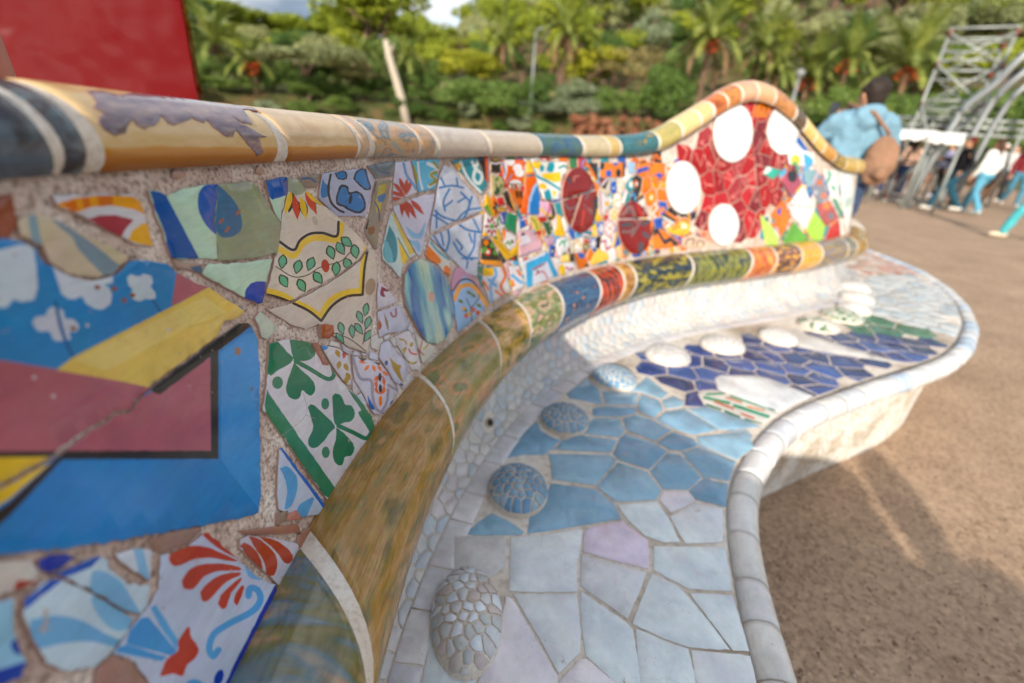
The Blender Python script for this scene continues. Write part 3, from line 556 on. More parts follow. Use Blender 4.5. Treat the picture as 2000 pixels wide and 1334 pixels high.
T('#d8d4dc','K 210,620 420,610 480,840 330,930 275,960 200,740',('p','#dcae3a','K 170,620 310,600 310,690 175,700'),('s','#6ea9d8',32,'K 320,620 330,690 280,780 290,950'),('s',ORG,28,'K 400,620 420,700 380,800 430,890'),('s','#6ea9d8',28,'K 260,730 330,790'),('s',ORG,26,'K 210,750 260,830'),('s',ORG,24,'K 330,840 400,900'))
T('#dad8dc','K 460,600 560,600 610,800 510,850',('s',ORG,22,'K 540,640 570,690'),('s','#6ea9d8',34,'K 490,690 580,760'),('s',ORG,22,'K 490,740 510,790'))
T('#c86a26','K 1090,470 1190,470 1250,600 1140,630',('p','#2a262c','K 1070,460 1095,460 1145,640 1120,640'),('c','#234f9e','K 1130,470 1200,460 1205,510 1150,520'),('p','#3a2c2a','K 1180,600 1250,560 1255,605'))
T('#dfc05a','K 1255,570 1290,480 1340,430 1430,480 1440,530 1270,590'); T('#e0dde0','K 935,335 1040,320 1065,400 950,510 920,400',('l','#3f9a72',70,18,'K 990,360,30 1000,390,70 960,380,120 1010,350,150'))
T('#e0c470','K 980,500 1050,480 1060,560 970,560',); T('#dcd6dc','K 940,580 1090,560 1115,620 975,690',('c','#dcb83c','K 945,590 1000,590 1010,680 970,690'),('s','#a24a6a',20,'K 1020,610 1050,630 1080,620'))
DR='#7c0c0c'
def oval(cx,cy,rx,ry,rot,lo,hi):
    return 'F '+' '.join(f'{x:.0f},{y:.0f}' for x,y in ell(cx,cy,rx,ry,R(rot),40))
STR1=[('s','#6e4a50',26,'F 985,690 1040,740 1110,720'),('s','#b86a64',16,'F 1130,420 1090,430 1080,470'),('s','#6e4a50',26,'F 1200,640 1240,560 1270,520'),('s','#7a3a3a',22,'F 1180,700 1260,800'),('s','#c83a20',18,'F 1160,900 1180,760'),('s','#8c5a56',20,'F 1230,740 1290,790'),('p','#3e2a30','F 1000,440 1060,420 1050,520'),('p','#3e2a30','F 1270,640 1325,640 1300,880 1270,840')]
def ovalpart(cx,cy,rx,ry,rot,keep,paint,h=.009):
    P=ell(cx,cy,rx,ry,R(rot),48)
    for nx,ny,c in keep: P=clip(P,nx,ny,c)
    T(DR,'F '+' '.join(f'{x:.1f},{y:.1f}' for x,y in P),*paint,h=h)
# first crimson oval broken in three, second in two
_n=lambda x0,y0,x1,y1,g:((-(y1-y0))/math.hypot(x1-x0,y1-y0),(x1-x0)/math.hypot(x1-x0,y1-y0))
def half(x0,y0,x1,y1,side,g=11):
    l=math.hypot(x1-x0,y1-y0); nx,ny=-(y1-y0)/l,(x1-x0)/l
    if side<0: nx,ny=-nx,-ny
    return (nx,ny,nx*x0+ny*y0-g)
ovalpart(1142,655,170,315,-4,[half(960,660,1310,550,1)],STR1)
ovalpart(1142,655,170,315,-4,[half(960,660,1310,550,-1),half(1150,620,1060,900,-1)],STR1)
ovalpart(1142,655,170,315,-4,[half(960,660,1310,550,-1),half(1150,620,1060,900,1)],STR1)
STR2=[('s','#4a4048',50,'F 1600,700 1620,770'),('s','#8c5a56',36,'F 1560,800 1640,720 1690,860'),('s','#4a4048',44,'F 1560,900 1640,890'),('s','#4a4048',44,'F 1760,890 1830,850'),('s','#4a4048',44,'F 1770,980 1810,1010'),('s','#4a4048',60,'F 1740,1090 1740,1160'),('s','#7a5a5a',30,'F 1560,960 1640,960 1670,930'),('s','#7a5a5a',26,'F 1650,1000 1700,920 1780,760'),('s','#b83020',22,'F 1700,700 1760,820')]
ovalpart(1680,925,160,258,-8,[half(1500,840,1850,830,1,12)],STR2)
ovalpart(1680,925,160,258,-8,[half(1500,840,1850,830,-1,12)],STR2)
T('#26211f','F 1206,296 1326,292 1336,470 1270,404',('p','#d9731c','F 1200,290 1230,290 1330,460 1310,460')); T('#da7a22','F 1356,292 1596,288 1596,428 1482,436 1356,428',('e','#1f1c22',26,40,0,'F 1370,320 1530,390'),('e','#2450a8',30,34,0,'F 1435,395 1500,285'),('s','#1f1c22',20,'F 1580,290 1580,430'))
T('#9dbcd6','F 1616,284 1696,284 1696,396 1626,396'); T('#da7a22','F 1846,294 1986,294 1986,456 1856,476',('c','#2348a4','F 1925,370 1940,400 1985,410 1945,430 1930,470 1915,430 1870,410 1910,400'),('p','#1f1c22','F 1840,290 1870,290 1860,330'),('p','#1f1c22','F 1960,290 1990,290 1990,330'))
T('#2a2528','F 1346,436 1446,440 1402,552 1354,514',('s','#b04a3c',16,'F 1350,500 1400,440'),('s','#cfcbd0',14,'F 1365,515 1425,445')); T('#dcdadc','F 1336,548 1436,642 1454,698 1388,786 1342,796',('s','#a8344c',14,'F 1350,570 1360,780'),('e','#d9a83a',22,26,0,'F 1420,690'))
# the hump: white ovals on red
T('#dfdfdd','G '+' '.join(f'{x:.0f},{y:.0f}' for x,y in ell(662,420,136,203,R(3),44)),h=.010); T('#dfdfdd','G 985,232 1030,262 1085,350 1118,420 1085,500 1050,568 980,568 922,518 892,420 912,330 950,252',h=.009)
T('#dfdfdd','G '+' '.join(f'{x:.0f},{y:.0f}' for x,y in ell(322,795,118,180,R(-3),44)),h=.010); T('#dfdfdd','G '+' '.join(f'{x:.0f},{y:.0f}' for x,y in ell(600,1050,103,143,0,40)),h=.010)
T('#d4781c','G 860,184 926,252 906,316 806,308 812,250',('s','#5a3018',9,'G 815,300 830,240 860,200 890,240 905,310'),('s','#8a3a18',8,'G 860,240 840,300'),('s','#8a3a18',8,'G 862,240 885,300'))
T('#3fa08e','G 902,650 1012,682 945,738 876,700',('p','#cfe0d8','G 895,650 940,660 900,700 870,702')); T('#a04a5c','G 1044,684 1106,684 1142,770 1060,872 996,752',('e','#241a20',34,48,0,'G 1074,712'),('p','#2a1c20','G 985,740 1010,770 1060,850 1055,885'))
T('#dfe3e8','G 1112,436 1224,600 1206,654 1054,634 1046,580 1064,522',('p','#2466b8','G 1110,430 1190,545 1150,540 1095,480'),('c','#4aa0d0','G 1150,560 1215,600 1200,655 1160,640'),('e','#d9c04a',34,40,0,'G 1095,610'),('e','#5aa86a',18,20,0,'G 1090,632'))
T('#e2e2e2','G 1148,786 1224,926 1056,906'); T('#e2e2e2','G 1056,922 1222,942 1160,1074 1084,996'); T('#a3cc56','G 1228,956 1304,1060 1278,1156 1212,1154 1170,1088'); T('#5c9a3c','G 1082,1026 1196,1158 1006,1176'); T('#b4d868','G 852,976 984,1120 974,1186 894,1186',('p','#dfe6d0','G 880,980 990,1110 985,1150'))
T('#d8761e','G 1012,876 1070,1000 1010,1114 926,978',('p','#241f22','G 1005,870 1030,880 1078,1000 1062,1010'),('p','#2a50b0','G 965,960 1000,920 990,990'),('p','#241f22','G 905,990 930,980 1010,1115 1000,1125')); T('#7fa4ac','G 1154,684 1244,670 1198,796 1160,756')
T('#7d7d86','G 1204,806 1262,700 1290,760 1330,870 1290,880 1250,900',('e','#c86a4a',20,20,0,'G 1260,760 1290,850'),('e','#a8b0b8',16,16,0,'G 1235,830')); T('#a84a4a','G 1238,916 1330,880 1396,1000 1328,1052 1296,1058',('e','#e07a3a',26,26,0,'G 1310,920'),('e','#5a6a78',20,20,0,'G 1340,990')); T('#b8231f','G 1334,1062 1392,1012 1408,1138 1300,1156')
T('#dfe2dc','G 1282,672 1380,674 1400,860 1420,1000 1440,1120 1420,1126 1400,990 1340,850',('l','#4a9a80',60,24,'G 1325,700,60 1320,740,100 1355,800,60'),('c','#3f8a72','G 1350,870 1380,880 1420,980 1400,1000')); T('#dde2e0','G 1394,676 1488,680 1530,1060 1450,1112 1434,1000 1414,860',('e','#b5c8c0',20,40,20,'G 1450,900'))

T('#d8761e','G 128,1072 190,1088 262,1132 306,1186 250,1206 124,1216 118,1140',('p','#26222a','G 120,1070 150,1075 200,1150 240,1130 300,1180 270,1200 240,1165 195,1190 150,1110 125,1130'))
T('#26222a','G 172,1006 212,952 292,1010 262,1052',('s','#dcd8d2',16,'G 190,1000 260,1040'),('s','#d8761e',22,'G 215,965 290,1015')); T('#dfb848','G 208,1072 268,1060 330,1022 376,1052 368,1112 290,1122 240,1110',('s','#8a4a28',9,'G 250,1085 300,1060 340,1090'),('e','#e8e0d0',18,20,0,'G 330,1060'))
T('#d6b8a0','G 318,1146 396,1112 470,1150 520,1186 470,1200 330,1206',('s','#3a3030',10,'G 340,1190 360,1150 400,1150 390,1185'),('s','#3a3030',10,'G 420,1190 430,1160 470,1170 460,1190')); T('#dc9a80','G 404,1088 492,1092 520,1130 530,1172 470,1142',('e','#c86a4a',16,16,0,'G 470,1115'))

# ------------------------------------------------------------------ the bench itself
bench=empty('mosaic_bench',(0,0,0),0,'long serpentine bench covered in broken painted tiles, with a rolled ceramic rim','bench')
MARB=NT('marbled_glaze')
def marble_mat(name,cols,scale=14,stretch=(1,1,1),rough=.16,uv=True,dist=1.5,streak=0):
    t=NT(name); v=t.uv() if uv else t.obj(); mpn=t.n('ShaderNodeMapping'); mpn.inputs['Scale'].default_value=stretch; t.l(v,mpn.inputs['Vector']); mpn.inputs['Location'].default_value=(rnd.uniform(0,9),rnd.uniform(0,9),0)
    n=t.noise(scale,3.5,.5,mpn.outputs['Vector']); n.inputs['Distortion'].default_value=dist
    k=len(cols); r=t.ramp(n.outputs['Fac'],[(.3+.4*i/(k-1),lin(c)) for i,c in enumerate(cols)])
    n2=t.noise(scale*6,5,.65,mpn.outputs['Vector']); o=t.mix(.35,r.outputs['Color'],n2.outputs['Color'],'SOFT_LIGHT')
    m3=t.n('ShaderNodeMapping'); m3.inputs['Scale'].default_value=(stretch[0]*1.2,stretch[1]*9,1); m3.inputs['Rotation'].default_value=(0,0,.5); t.l(v,m3.inputs['Vector']); ns=t.noise(scale*1.4,5,.65,m3.outputs['Vector']); st=t.ramp(ns.outputs['Fac'],[(.32,(.55,.52,.5,1)),(.5,(1,1,1,1)),(.7,(1.25,1.2,1.12,1))]); o=t.mix(.7,o.outputs['Color'],st.outputs['Color'],'MULTIPLY')
    nb=t.noise(scale*1.7,3,.5,mpn.outputs['Vector']); nb.inputs['Distortion'].default_value=.8; bk=t.ramp(nb.outputs['Fac'],[(.54,(0,0,0,1)),(.7,(.6,.6,.6,1))]); o=t.mix(bk.outputs['Color'],o.outputs['Color'],lin(cols[len(cols)//2]))
    vo=t.n('ShaderNodeTexVoronoi',Scale=70.0); t.l(v,vo.inputs['Vector']); pit=t.ramp(vo.outputs['Distance'],[(.05,(1,1,1,1)),(.08,(0,0,0,1))]); n3=t.noise(18,2,.5,v); sel=t.ramp(n3.outputs['Fac'],[(.56,(0,0,0,1)),(.62,(1,1,1,1))]); mk=t.mix(1.,pit.outputs['Color'],sel.outputs['Color'],'MULTIPLY')
    o2=t.mix(mk.outputs['Color'],o.outputs['Color'],lin('#6b4a42'))
    t.l(o2.outputs['Color'],t.b.inputs['Base Color']); rr=t.ramp(n2.outputs['Fac'],[(.3,(rough*.7,)*3+(1,)),(.75,(rough*1.7,)*3+(1,))]); t.l(rr.outputs['Color'],t.b.inputs['Roughness']); t.bump(n.outputs['Fac'],.25,.003); t.set(Specular_IOR_Level=.5)
    return t.m
OVALM=marble_mat('marbled_oval_glaze',['#c9a830','#d4c45a','#ccd2b4','#9cc4b8','#4a8ab0','#2a5aa0','#8cc0c0','#d0d4b0','#d4bc48'],8,(1,1,.3),.2,False,.2)
# structural core: front mortar face, back and top
def core():
    us=np.arange(.25,SC[-1]-.25,.012); nz=34; V=[];F=[]
    for u in us:
        zt=zrim(u)+.012; vv=np.linspace(.76,zt,nz); p,n=BACK.pn(np.full(nz,u),vv)
        for k in range(nz):
            q=p[k]; a=noise.noise(Vector(q*55))*.0009+noise.noise(Vector(q*160))*.0006+noise.noise(Vector(q*16))*.001
            V.append(q+n[k]*a)
    for i in range(len(us)-1):
        for k in range(nz-1):
            a=i*nz+k; F.append((a,a+nz,a+nz+1,a+1))
    mesh('backrest',V,F,bench,[M_MORTAR],None,True)
    V=[];F=[]
    us=np.arange(.25,SC[-1]-.25,.04)
    for u in us:
        P=Pxy(u);n=Nxy(u);zt=zrim(u)+.012; o=-.03-.2*(zt-.79)
        for off,z in ((o-.002,zt),(o-.07,zt+.004),(o-.075,.8),(-.16,.4),(-.16,0),(.0,0)): q=P+n*off; V.append((q[0],q[1],z))
    for i in range(len(us)-1):
        for k in range(5): a=i*6+k; F.append((a,a+1,a+7,a+6))
    mesh('rear_wall',V,F,bench,[simple('rear_plaster','#b9a48e',.9,0,60,.004)],None,True)
core()
# sweep of a closed or open profile along the line
def sweep(name,s0,s1,prof,mats,parent=bench,ds=.01,skew=0,lin0=0,lin1=0,uvs=1,endr=.0,caps=True,fm=None,label=None):
    n=max(3,int((s1-s0)/ds)+1); k=len(prof(s0)[0]); V=[];UV=[];F=[];MI=[]
    for i in range(n):
        t=i/(n-1)
        for j in range(k):
            w=(j/(k-1)-.5)
            s=s0+(s1-s0)*t+skew*w*w*4+(lin0*(1-t)+lin1*t)*(j/(k-1)-.6)
            o,z=prof(s); d=min(t,1-t)*(s1-s0); sc=1 if endr<=0 or d>endr else 1-.06*(1-d/endr)**2
            oc,zc=np.mean(o),np.mean(z); oo=oc+(o[j]-oc)*sc; zz=zc+(z[j]-zc)*sc
            p=Pxy(s)+Nxy(s)*oo; V.append((p[0],p[1],zz)); UV.append((s*uvs,j/(k-1)))
    for i in range(n-1):
        for j in range(k-1): a=i*k+j; F.append((a,a+k,a+k+1,a+1))
    sm=[True]*len(F)
    MI=[0 if fm is None else fm(j) for i in range(n-1) for j in range(k-1)]
    if caps:
        F.append(tuple(range(k))); F.append(tuple(range((n-1)*k+k-1,(n-1)*k-1,-1))); sm+=[False,False]; MI+=[len(mats)-1]*2
    return mesh(name,V,F,parent,mats,MI,sm,UV)
def arc(c,rx,rup,rdn,a0,a1,n,off=0):
    A=np.linspace(R(a0),R(a1),n); return c[0]+np.cos(A)*(rx+off), c[1]+np.sin(A)*(np.where(np.sin(A)>0,rup,rdn)+off)
ROLL_C=(0,.735)
def roll_prof(off=0): return lambda s: arc(ROLL_C,.085,.065,.085,-118,140,26,off)
sweep('roll_bedding',.3,SC[-1]-.3,roll_prof(-.002),[M_GROUT],ds=.02,caps=False)
def rad(s): return float(np.interp(s,[S_A,S_A+1.2,S_B-.9,S_B],[.043,.046,.064,.056]))
def cop_prof(off=0):
    def f(s):
        z=float(zrim(s)); r=rad(s); o=-.03-.2*(z-.79)-.030
        return arc((o,z+r*.30),r*1.12,r*.86,r*.72,-38,218,24,off)
    return f
sweep('coping_bedding',.3,SC[-1]-.3,cop_prof(-.0016),[M_GROUT],ds=.012,caps=False)
M_CLAY=simple('glaze_edge','#8a5a48',.7,0,200,.0008)
def s_of(surf,x,y):
    r=surf.px(x,y); return r[0]
# roll segments measured in the photograph along the middle of the roll
def proj_s(off,zf,x,y,hi=None):
    us=np.arange(.4,(hi or S_B+.2),.003); z=zf(us); o=off(us) if callable(off) else off
    P=Pxy(us)+Nxy(us)*np.broadcast_to(np.asarray(o,float),us.shape)[:,None]
    q=(np.concatenate([P,z[:,None]],1)-EYE)@RM; ok=q[:,2]>.02; zc=np.where(ok,q[:,2],1)
    e=np.where(ok,(1000+F_PX*q[:,0]/zc-x)**2+(667+F_PX*q[:,1]/zc-y)**2,1e12); return float(us[np.argmin(e)])
def roll_s(x,y): return proj_s(.06,lambda u:u*0+.735,x,y)
RS=[(560,1250),(672,1175),(856,838),(957,700),(1005,625),(1082,592),(1160,560),(1208,545),(1230,535),(1345,520),(1462,512),(1510,510),(1560,508),(1600,507),(1650,496)]
rs=[roll_s(*p) for p in RS]
RC=[['#b8946c','#a98a62','#7d7448','#6d6a45','#5f7480','#8a8478','#b08c68','#c09a74'],['#72653c','#947a44','#ab8652','#9c7636','#807244','#b48c5c'],['#6a6a3c','#8c8450','#a08a5a','#c08a5c','#7a7a48'],['#c49060','#d6a878','#b8923c','#6d6a22','#3f4420'],['#c9a088','#5d6a38','#7f8a58','#cfa890','#4c5a30'],['#22406a','#2c5078','#3a5f80','#1c3458','#d09a78'],['#2a1214','#7a1c10','#c8481a','#301418','#5a2420'],['#a8742e','#c8984c','#8a5a28','#b88a48'],['#4a5a28','#a89a38','#2a3424','#22304a','#6a7a38'],['#1c2840','#3c4a28','#8a8a38','#222e48','#6a6a30'],['#c8742a','#d88a38','#a83a2a','#dca850','#b8502c'],['#c88a50','#8a5a4a','#2c2428','#d89a48','#e0a038'],['#dc9c30','#e0ac48','#d08a28','#e0b458'],['#5d5a3c','#9a8040','#6d6a78','#b89048']]
bounds=[S_A-.42]+[rs[1]]+rs[2:]+[rs[-1]+.12,rs[-1]+.26,rs[-1]+.42,rs[-1]+.6]
bounds=sorted(bounds); bounds[1]-=.05
gaps=[.004]*len(bounds)
for i in range(len(bounds)-1):
    a,b=bounds[i],bounds[i+1]
    if b-a<.015: continue
    c=RC[i%len(RC)]; st=(1,.3,1) if i in(0,6,9,10) else (.5,1.0,1)
    LN=[.2,.30,.28,.30,.26,.2,.16,.14,.13,.12,.10,.1,.1,.1,.1]; l0=LN[min(i,14)]; l1=LN[min(i+1,14)]
    mt=marble_mat(f'roll_glaze',c,4.2 if i<3 else 5.5,(6.0*st[0],2.2*st[1],1),.11,True,.22)
    g0=.008 if i==1 else .001; g1=.001
    if i==0: g1=.008
    if i>=4: g0=g1=.003
    sweep('roll_tile',a+g0,b-g1,roll_prof(0),[mt,M_CLAY],ds=.008,skew=.01,lin0=l0,lin1=l1,endr=.005,uvs=1)
# coping segments
CB=[(-220,200),(66,250),(150,240),(532,255),(690,255),(716,258),(812,262),(846,265),(950,272),(1052,277),(1134,282),(1184,284),(1206,285),(1280,275),(1318,250),(1352,225),(1375,208),(1402,190),(1434,176),(1470,170),(1506,185),(1540,225),(1560,245),(1580,268),(1600,288),(1622,306),(1645,318),(1668,322)]
cb=[]
for x,y in CB: cb.append(proj_s(lambda u:-.03-.2*(zrim(u)-.79)+.01,lambda u:zrim(u)+.02,x,y))
cb=sorted(set(round(c,4) for c in cb)); 
CCOL=[['#3a4450','#55616c','#2a2226','#6a4a38'],['#4a5560','#3a2c2c','#5a6a74','#7a5a38'],['#c9a874','#d0b284','#c8a872','#cdb080'],['#c8a878','#c2a27a','#d0b48c','#c8a878'],['#a89a88','#c0a080','#8a8a88'],['#6a808a','#8a948c','#c0905a','#4a6a7a','#b89a70'],['#7a8a8c','#c09468','#6a7a80'],['#b8a898','#c0b2a2','#a8988c'],['#c4b6a2','#b8a894','#c8bca8'],['#2a4a64','#3c6078','#4a6a58','#284860'],['#b8a888','#c0b090','#a89a70'],['#c0a870','#b89a58'],['#2a5a6c','#36707c','#2c5a5a','#b08a3a'],['#8a8a50','#a89a58','#c0a860'],['#d0b070','#d8bc84','#c8a868'],['#c8a870','#d4b480'],['#3a2420','#a8541c','#c07030','#4a2a20'],['#8a4a28','#c8803c','#5a3020'],['#c09078','#d0a080','#c88a60'],['#d8a87c','#d0a078','#dcb48c'],['#2a3444','#c88a50','#303a4a'],['#303a48','#8a6a40'],['#d8b468','#dcc080'],['#d4b064','#d8b870'],['#b87a30','#c89850'],['#6a5a30','#b89850'],['#b89848','#c8a860']]
M_OCHRE=NT('ochre_lower_glaze')
def coping_mat(cols,band):
    t=NT('coping_glaze'); v=t.uv(); mpn=t.n('ShaderNodeMapping'); mpn.inputs['Scale'].default_value=(5,1.6,1); mpn.inputs['Location'].default_value=(rnd.uniform(0,9),0,0); t.l(v,mpn.inputs['Vector'])
    n=t.noise(3.2,6,.6,mpn.outputs['Vector']); n.inputs['Distortion'].default_value=.9; k=len(cols); r=t.ramp(n.outputs['Fac'],[(.3+.4*i/(k-1),lin(c)) for i,c in enumerate(cols)]); o=r.outputs['Color']
    if band:
        sx=t.n('ShaderNodeSeparateXYZ'); t.l(v,sx.inputs['Vector']); n4=t.noise(3,3,.5,mpn.outputs['Vector'])
        ma=t.n('ShaderNodeMath',operation='MULTIPLY_ADD'); t.l(n4.outputs['Fac'],ma.inputs[0]); ma.inputs[1].default_value=.06; t.l(sx.outputs['Y'],ma.inputs[2])
        b1=t.ramp(ma.outputs['Value'],[(0,lin('#8a4a12')),(.1,lin('#b06c14')),(.15,lin('#c08428')),(.165,lin('#c08428'))]); bk=t.ramp(ma.outputs['Value'],[(.152,(1,1,1,1)),(.163,(0,0,0,1))])
        o=t.mix(bk.outputs['Color'],o,b1.outputs['Color']).outputs['Color']
    n2=t.noise(40,4,.6,mpn.outputs['Vector']); o2=t.mix(.2,o,n2.outputs['Color'],'SOFT_LIGHT'); t.l(o2.outputs['Color'],t.b.inputs['Base Color']); t.set(Roughness=.25); t.bump(n.outputs['Fac'],.25,.003); return t.m
cb.append(cb[-1]+.09); cb+= [cb[-1]+.12*k for k in range(1,5)]
COPINGS=[]
for i in range(len(cb)-1):
    a,b=cb[i],cb[i+1]
    if b-a<.008: continue
    mt=coping_mat(CCOL[min(i,len(CCOL)-1)],i in(2,3))
    g=.0045 if i in(1,2,3) else .003
    COPINGS.append(sweep('coping_tile',a+g*.8,b-g*.8,cop_prof(0),[mt,M_CLAY],ds=.006,skew=.012 if i in(0,3,5,10,14,16) else .004,endr=.006))
# brushed purple leaf glazed on the cream coping piece
class CopS(Surf):
    def pos(s,u,v):
        u=np.asarray(u,float); v=np.asarray(v,float); z=np.interp(u,ZS,ZZ); r=np.interp(u,[S_A,S_A+1.2,S_B-.9,S_B],[.043,.046,.064,.056]); o=-.03-.2*(z-.79)-.03
        A=R(-38)+R(256)*v; x=o+np.cos(A)*r*1.12; zz=z+r*.3+np.sin(A)*np.where(np.sin(A)>0,r*.86,r*.72); p=Pxy(u)+Nxy(u)*x[...,None]; return np.concatenate([p,zz[...,None]],-1)
COP=CopS(); COP.bvh(np.arange(.5,S_B,.01),np.linspace(0,1,40))
def brush(name):
    t=NT(name); v=t.obj(); mpn=t.n('ShaderNodeMapping'); mpn.inputs['Scale'].default_value=(1,1,4); mpn.inputs['Rotation'].default_value=(.5,0,0); t.l(v,mpn.inputs['Vector']); n=t.noise(45,5,.6,mpn.outputs['Vector']); r=t.ramp(n.outputs['Fac'],[(.3,lin('#5a4850')),(.5,lin('#776470')),(.72,lin('#9a8070'))]); t.l(r.outputs['Color'],t.b.inputs['Base Color']); t.set(Roughness=.22,Coat_Weight=.25); return t.m
PURP=brush('purple_brushed_glaze'); DKP=brush('dark_brushed_glaze')
COPT=[o for o in COPINGS]
def decal(px,mat,h=.0006,par=None):
    P=[]
    for q in densify(px,10):
        r=COP.px(*q)
        if r: P.append((r[0],r[1]*.12))
    class W(Surf):
        def pos(s,u,v): return COP.pos(u,np.asarray(v)/.12)
    o=lay(W(),P,[],mat,h,(),par,'painted_leaf',M_CLAY,.0006,.0003,0,.006); return o
decal(pts('A 610,180 700,170 830,200 930,190 1000,185 1100,205 1130,178 1300,190 1450,215 1560,250 1620,230 1700,260 1790,310 1690,300 1745,370 1750,400 1640,370 1720,420 1860,490 1800,500 1835,600 1790,625 1755,570 1690,500 1640,440 1620,490 1580,495 1480,420 1440,375 1420,400 1370,380 1330,350 1300,370 1220,410 1160,390 1130,350 1080,410 1010,445 950,410 940,380 890,430 800,490 720,440 680,400 690,350 720,330 670,300 640,280 660,240 640,215'),PURP,.0007,COPT[2])
def gen_minus(): pass
# ------------------------------------------------------------------ lay the traced tiles
TR_UV=[]
back_objs=[]
for base,outline,paint,k in BT:
    px=pts(outline); o=to_uv(BACK,px,10)
    if len(o)<3: continue
    pa=[]
    for p in paint:
        c,polys=parse_paint(p); pa.append((c,[to_uv(BACK,q,8,.3 if (p[0] in 'pcl' and min(np.ptp(np.array(q),axis=0))>14) else 0) for q in polys]))
    b=OVALM if base=='MARBLE' else base
    t=lay(BACK,o,pa,b,k.get('h',.004),(),bench,'backrest_tile',None,.00045)
    TR_UV.append(o)
# ------------------------------------------------------------------ shards that fill the rest of the backrest
PAL_MULTI=['#d9d6d6','#dcd8d2','#d8761e','#26211f','#2456a8','#e0b83a','#5aa0cc','#b8322c','#2d8590','#d3a8b4','#e4e0da','#cfc4b0','#3a7a4c']
PAL_RED=['#8e0a10','#9c1418','#861418','#a82428','#98080c','#701c24','#943034']
PAL_OB=['#d9761c','#d9761c','#221e20','#26211f','#e0a038','#dcd8d2','#2a50a8','#c8641c','#e0741c']
PAL_PALE=['#c9c5cf','#c2c6d4','#d0ccca','#bfb8c2']
REG=[('G 260,540 400,450 520,340 640,230 700,170 840,150 940,225 1060,560 1050,650 1020,760 1010,860 930,960 860,990 880,1195 690,1195 360,1010 440,930 430,660',PAL_RED,.078),
     ('G -60,610 200,590 260,545 430,650 440,930 360,1010 500,1190 100,1235 100,1000 0,870',PAL_OB,.055),
     ('F 1180,270 1990,280 2010,470 2030,1150 1560,1290 1300,1300 1300,600',PAL_MULTI,.05),
     ('F 270,230 1200,270 1320,620 1300,1310 K 1290,600 960,720 500,870 F 180,1500 200,1000 270,600',PAL_MULTI,.046),
     ('G 1000,560 1290,650 1540,680 1560,1090 1420,1150 880,1195 860,980',PAL_MULTI,.07),
     ('E 560,100 990,60 D 970,900 1150,1040 1240,1220 1330,1330 E 1400,130 1000,620 960,640',PAL_PALE,.03)]
def motif(P,base,pal):
    P=np.array(P); c=P.mean(0); r=np.sqrt(abs(area(P))); k=rnd.random(); c2=rnd.choice(pal); c3=rnd.choice(pal); a=rnd.uniform(0,math.pi); ux,uy=math.cos(a),math.sin(a); out=[]
    def band(o,w): return [(c[0]+ux*t-uy*q,c[1]+uy*t+ux*q) for t,q in ((-r,o-w),(r,o-w),(r,o+w),(-r,o+w))]
    if k<.25: return []
    if k<.45: return [(c2,[band(rnd.uniform(-.2,.2)*r,.14*r)]),(c3,[band(.36*r,.07*r)])]
    if k<.6: return [(c2,[ell(c[0]+rnd.uniform(-.2,.2)*r,c[1],.26*r,.26*r)]),(c3,[ell(c[0],c[1],.12*r,.12*r)])]
    if k<.8:
        q=curve([(c[0]+ux*t*r-uy*w*r,c[1]+uy*t*r+ux*w*r) for t,w in ((-.7,-.3),(-.25,.25),(.2,-.15),(.7,.3))]); return [(c2,stroke(q,.16*r)),(c3,stroke([(x+.22*r,y) for x,y in q],.06*r))]
    return [(c2,[leaf(c[0]+.3*r*math.cos(t),c[1]+.3*r*math.sin(t),.5*r,.22*r,t) for t in np.arange(0,6.2,1.05)]),(c3,[ell(c[0],c[1],.12*r,.12*r)])]
done=[]
TB=[(np.array(o).min(0),np.array(o).max(0),o) for o in TR_UV]
for poly,pal,sp in REG:
    rp=to_uv(BACK,pts(poly),20); a=np.array(rp); lo,hi=a.min(0)-sp,a.max(0)+sp
    seeds=jgrid(lo,hi,sp,sp*.95)
    cl=cells(seeds,(.0032 if pal is PAL_RED else .0042) if sp>.04 else .004,sp*1.5)
    for sd_,P in zip(seeds,cl):
        if P is None or not inside(rp,*sd_): continue
        if any(inside(o,*sd_) for l,h_,o in TB if l[0]<=sd_[0]<=h_[0] and l[1]<=sd_[1]<=h_[1]): 
            pass
        zt=float(zrim(sd_[0]))-.006
        P=clip(P,0,1,zt); P=clip(P,0,-1,-.803) if len(P)>2 else P
        if len(P)<3: continue
        q=np.array(P); l2,h2=q.min(0),q.max(0)
        if any(inside(r_,*sd_) for r_ in done): continue
        mn=[grow(o,.002) for l,h_,o in TB if l[0]<h2[0] and h_[0]>l2[0] and l[1]<h2[1] and h_[1]>l2[1]]
        base=rnd.choice(pal)
        pa=motif(P,base,pal) if pal is not PAL_RED else [('#d88a80',stroke(curve([(q.mean(0)[0]+rnd.uniform(-1,1)*sp*.4,q.mean(0)[1]+rnd.uniform(-1,1)*sp*.4) for _ in range(4)]),sp*.05))]
        lay(BACK,P,pa,base,rnd.uniform(.0028,.0042),mn,bench,'backrest_tile',M_BODYW,.0004,.001,.012,.022)
    done.append(rp)
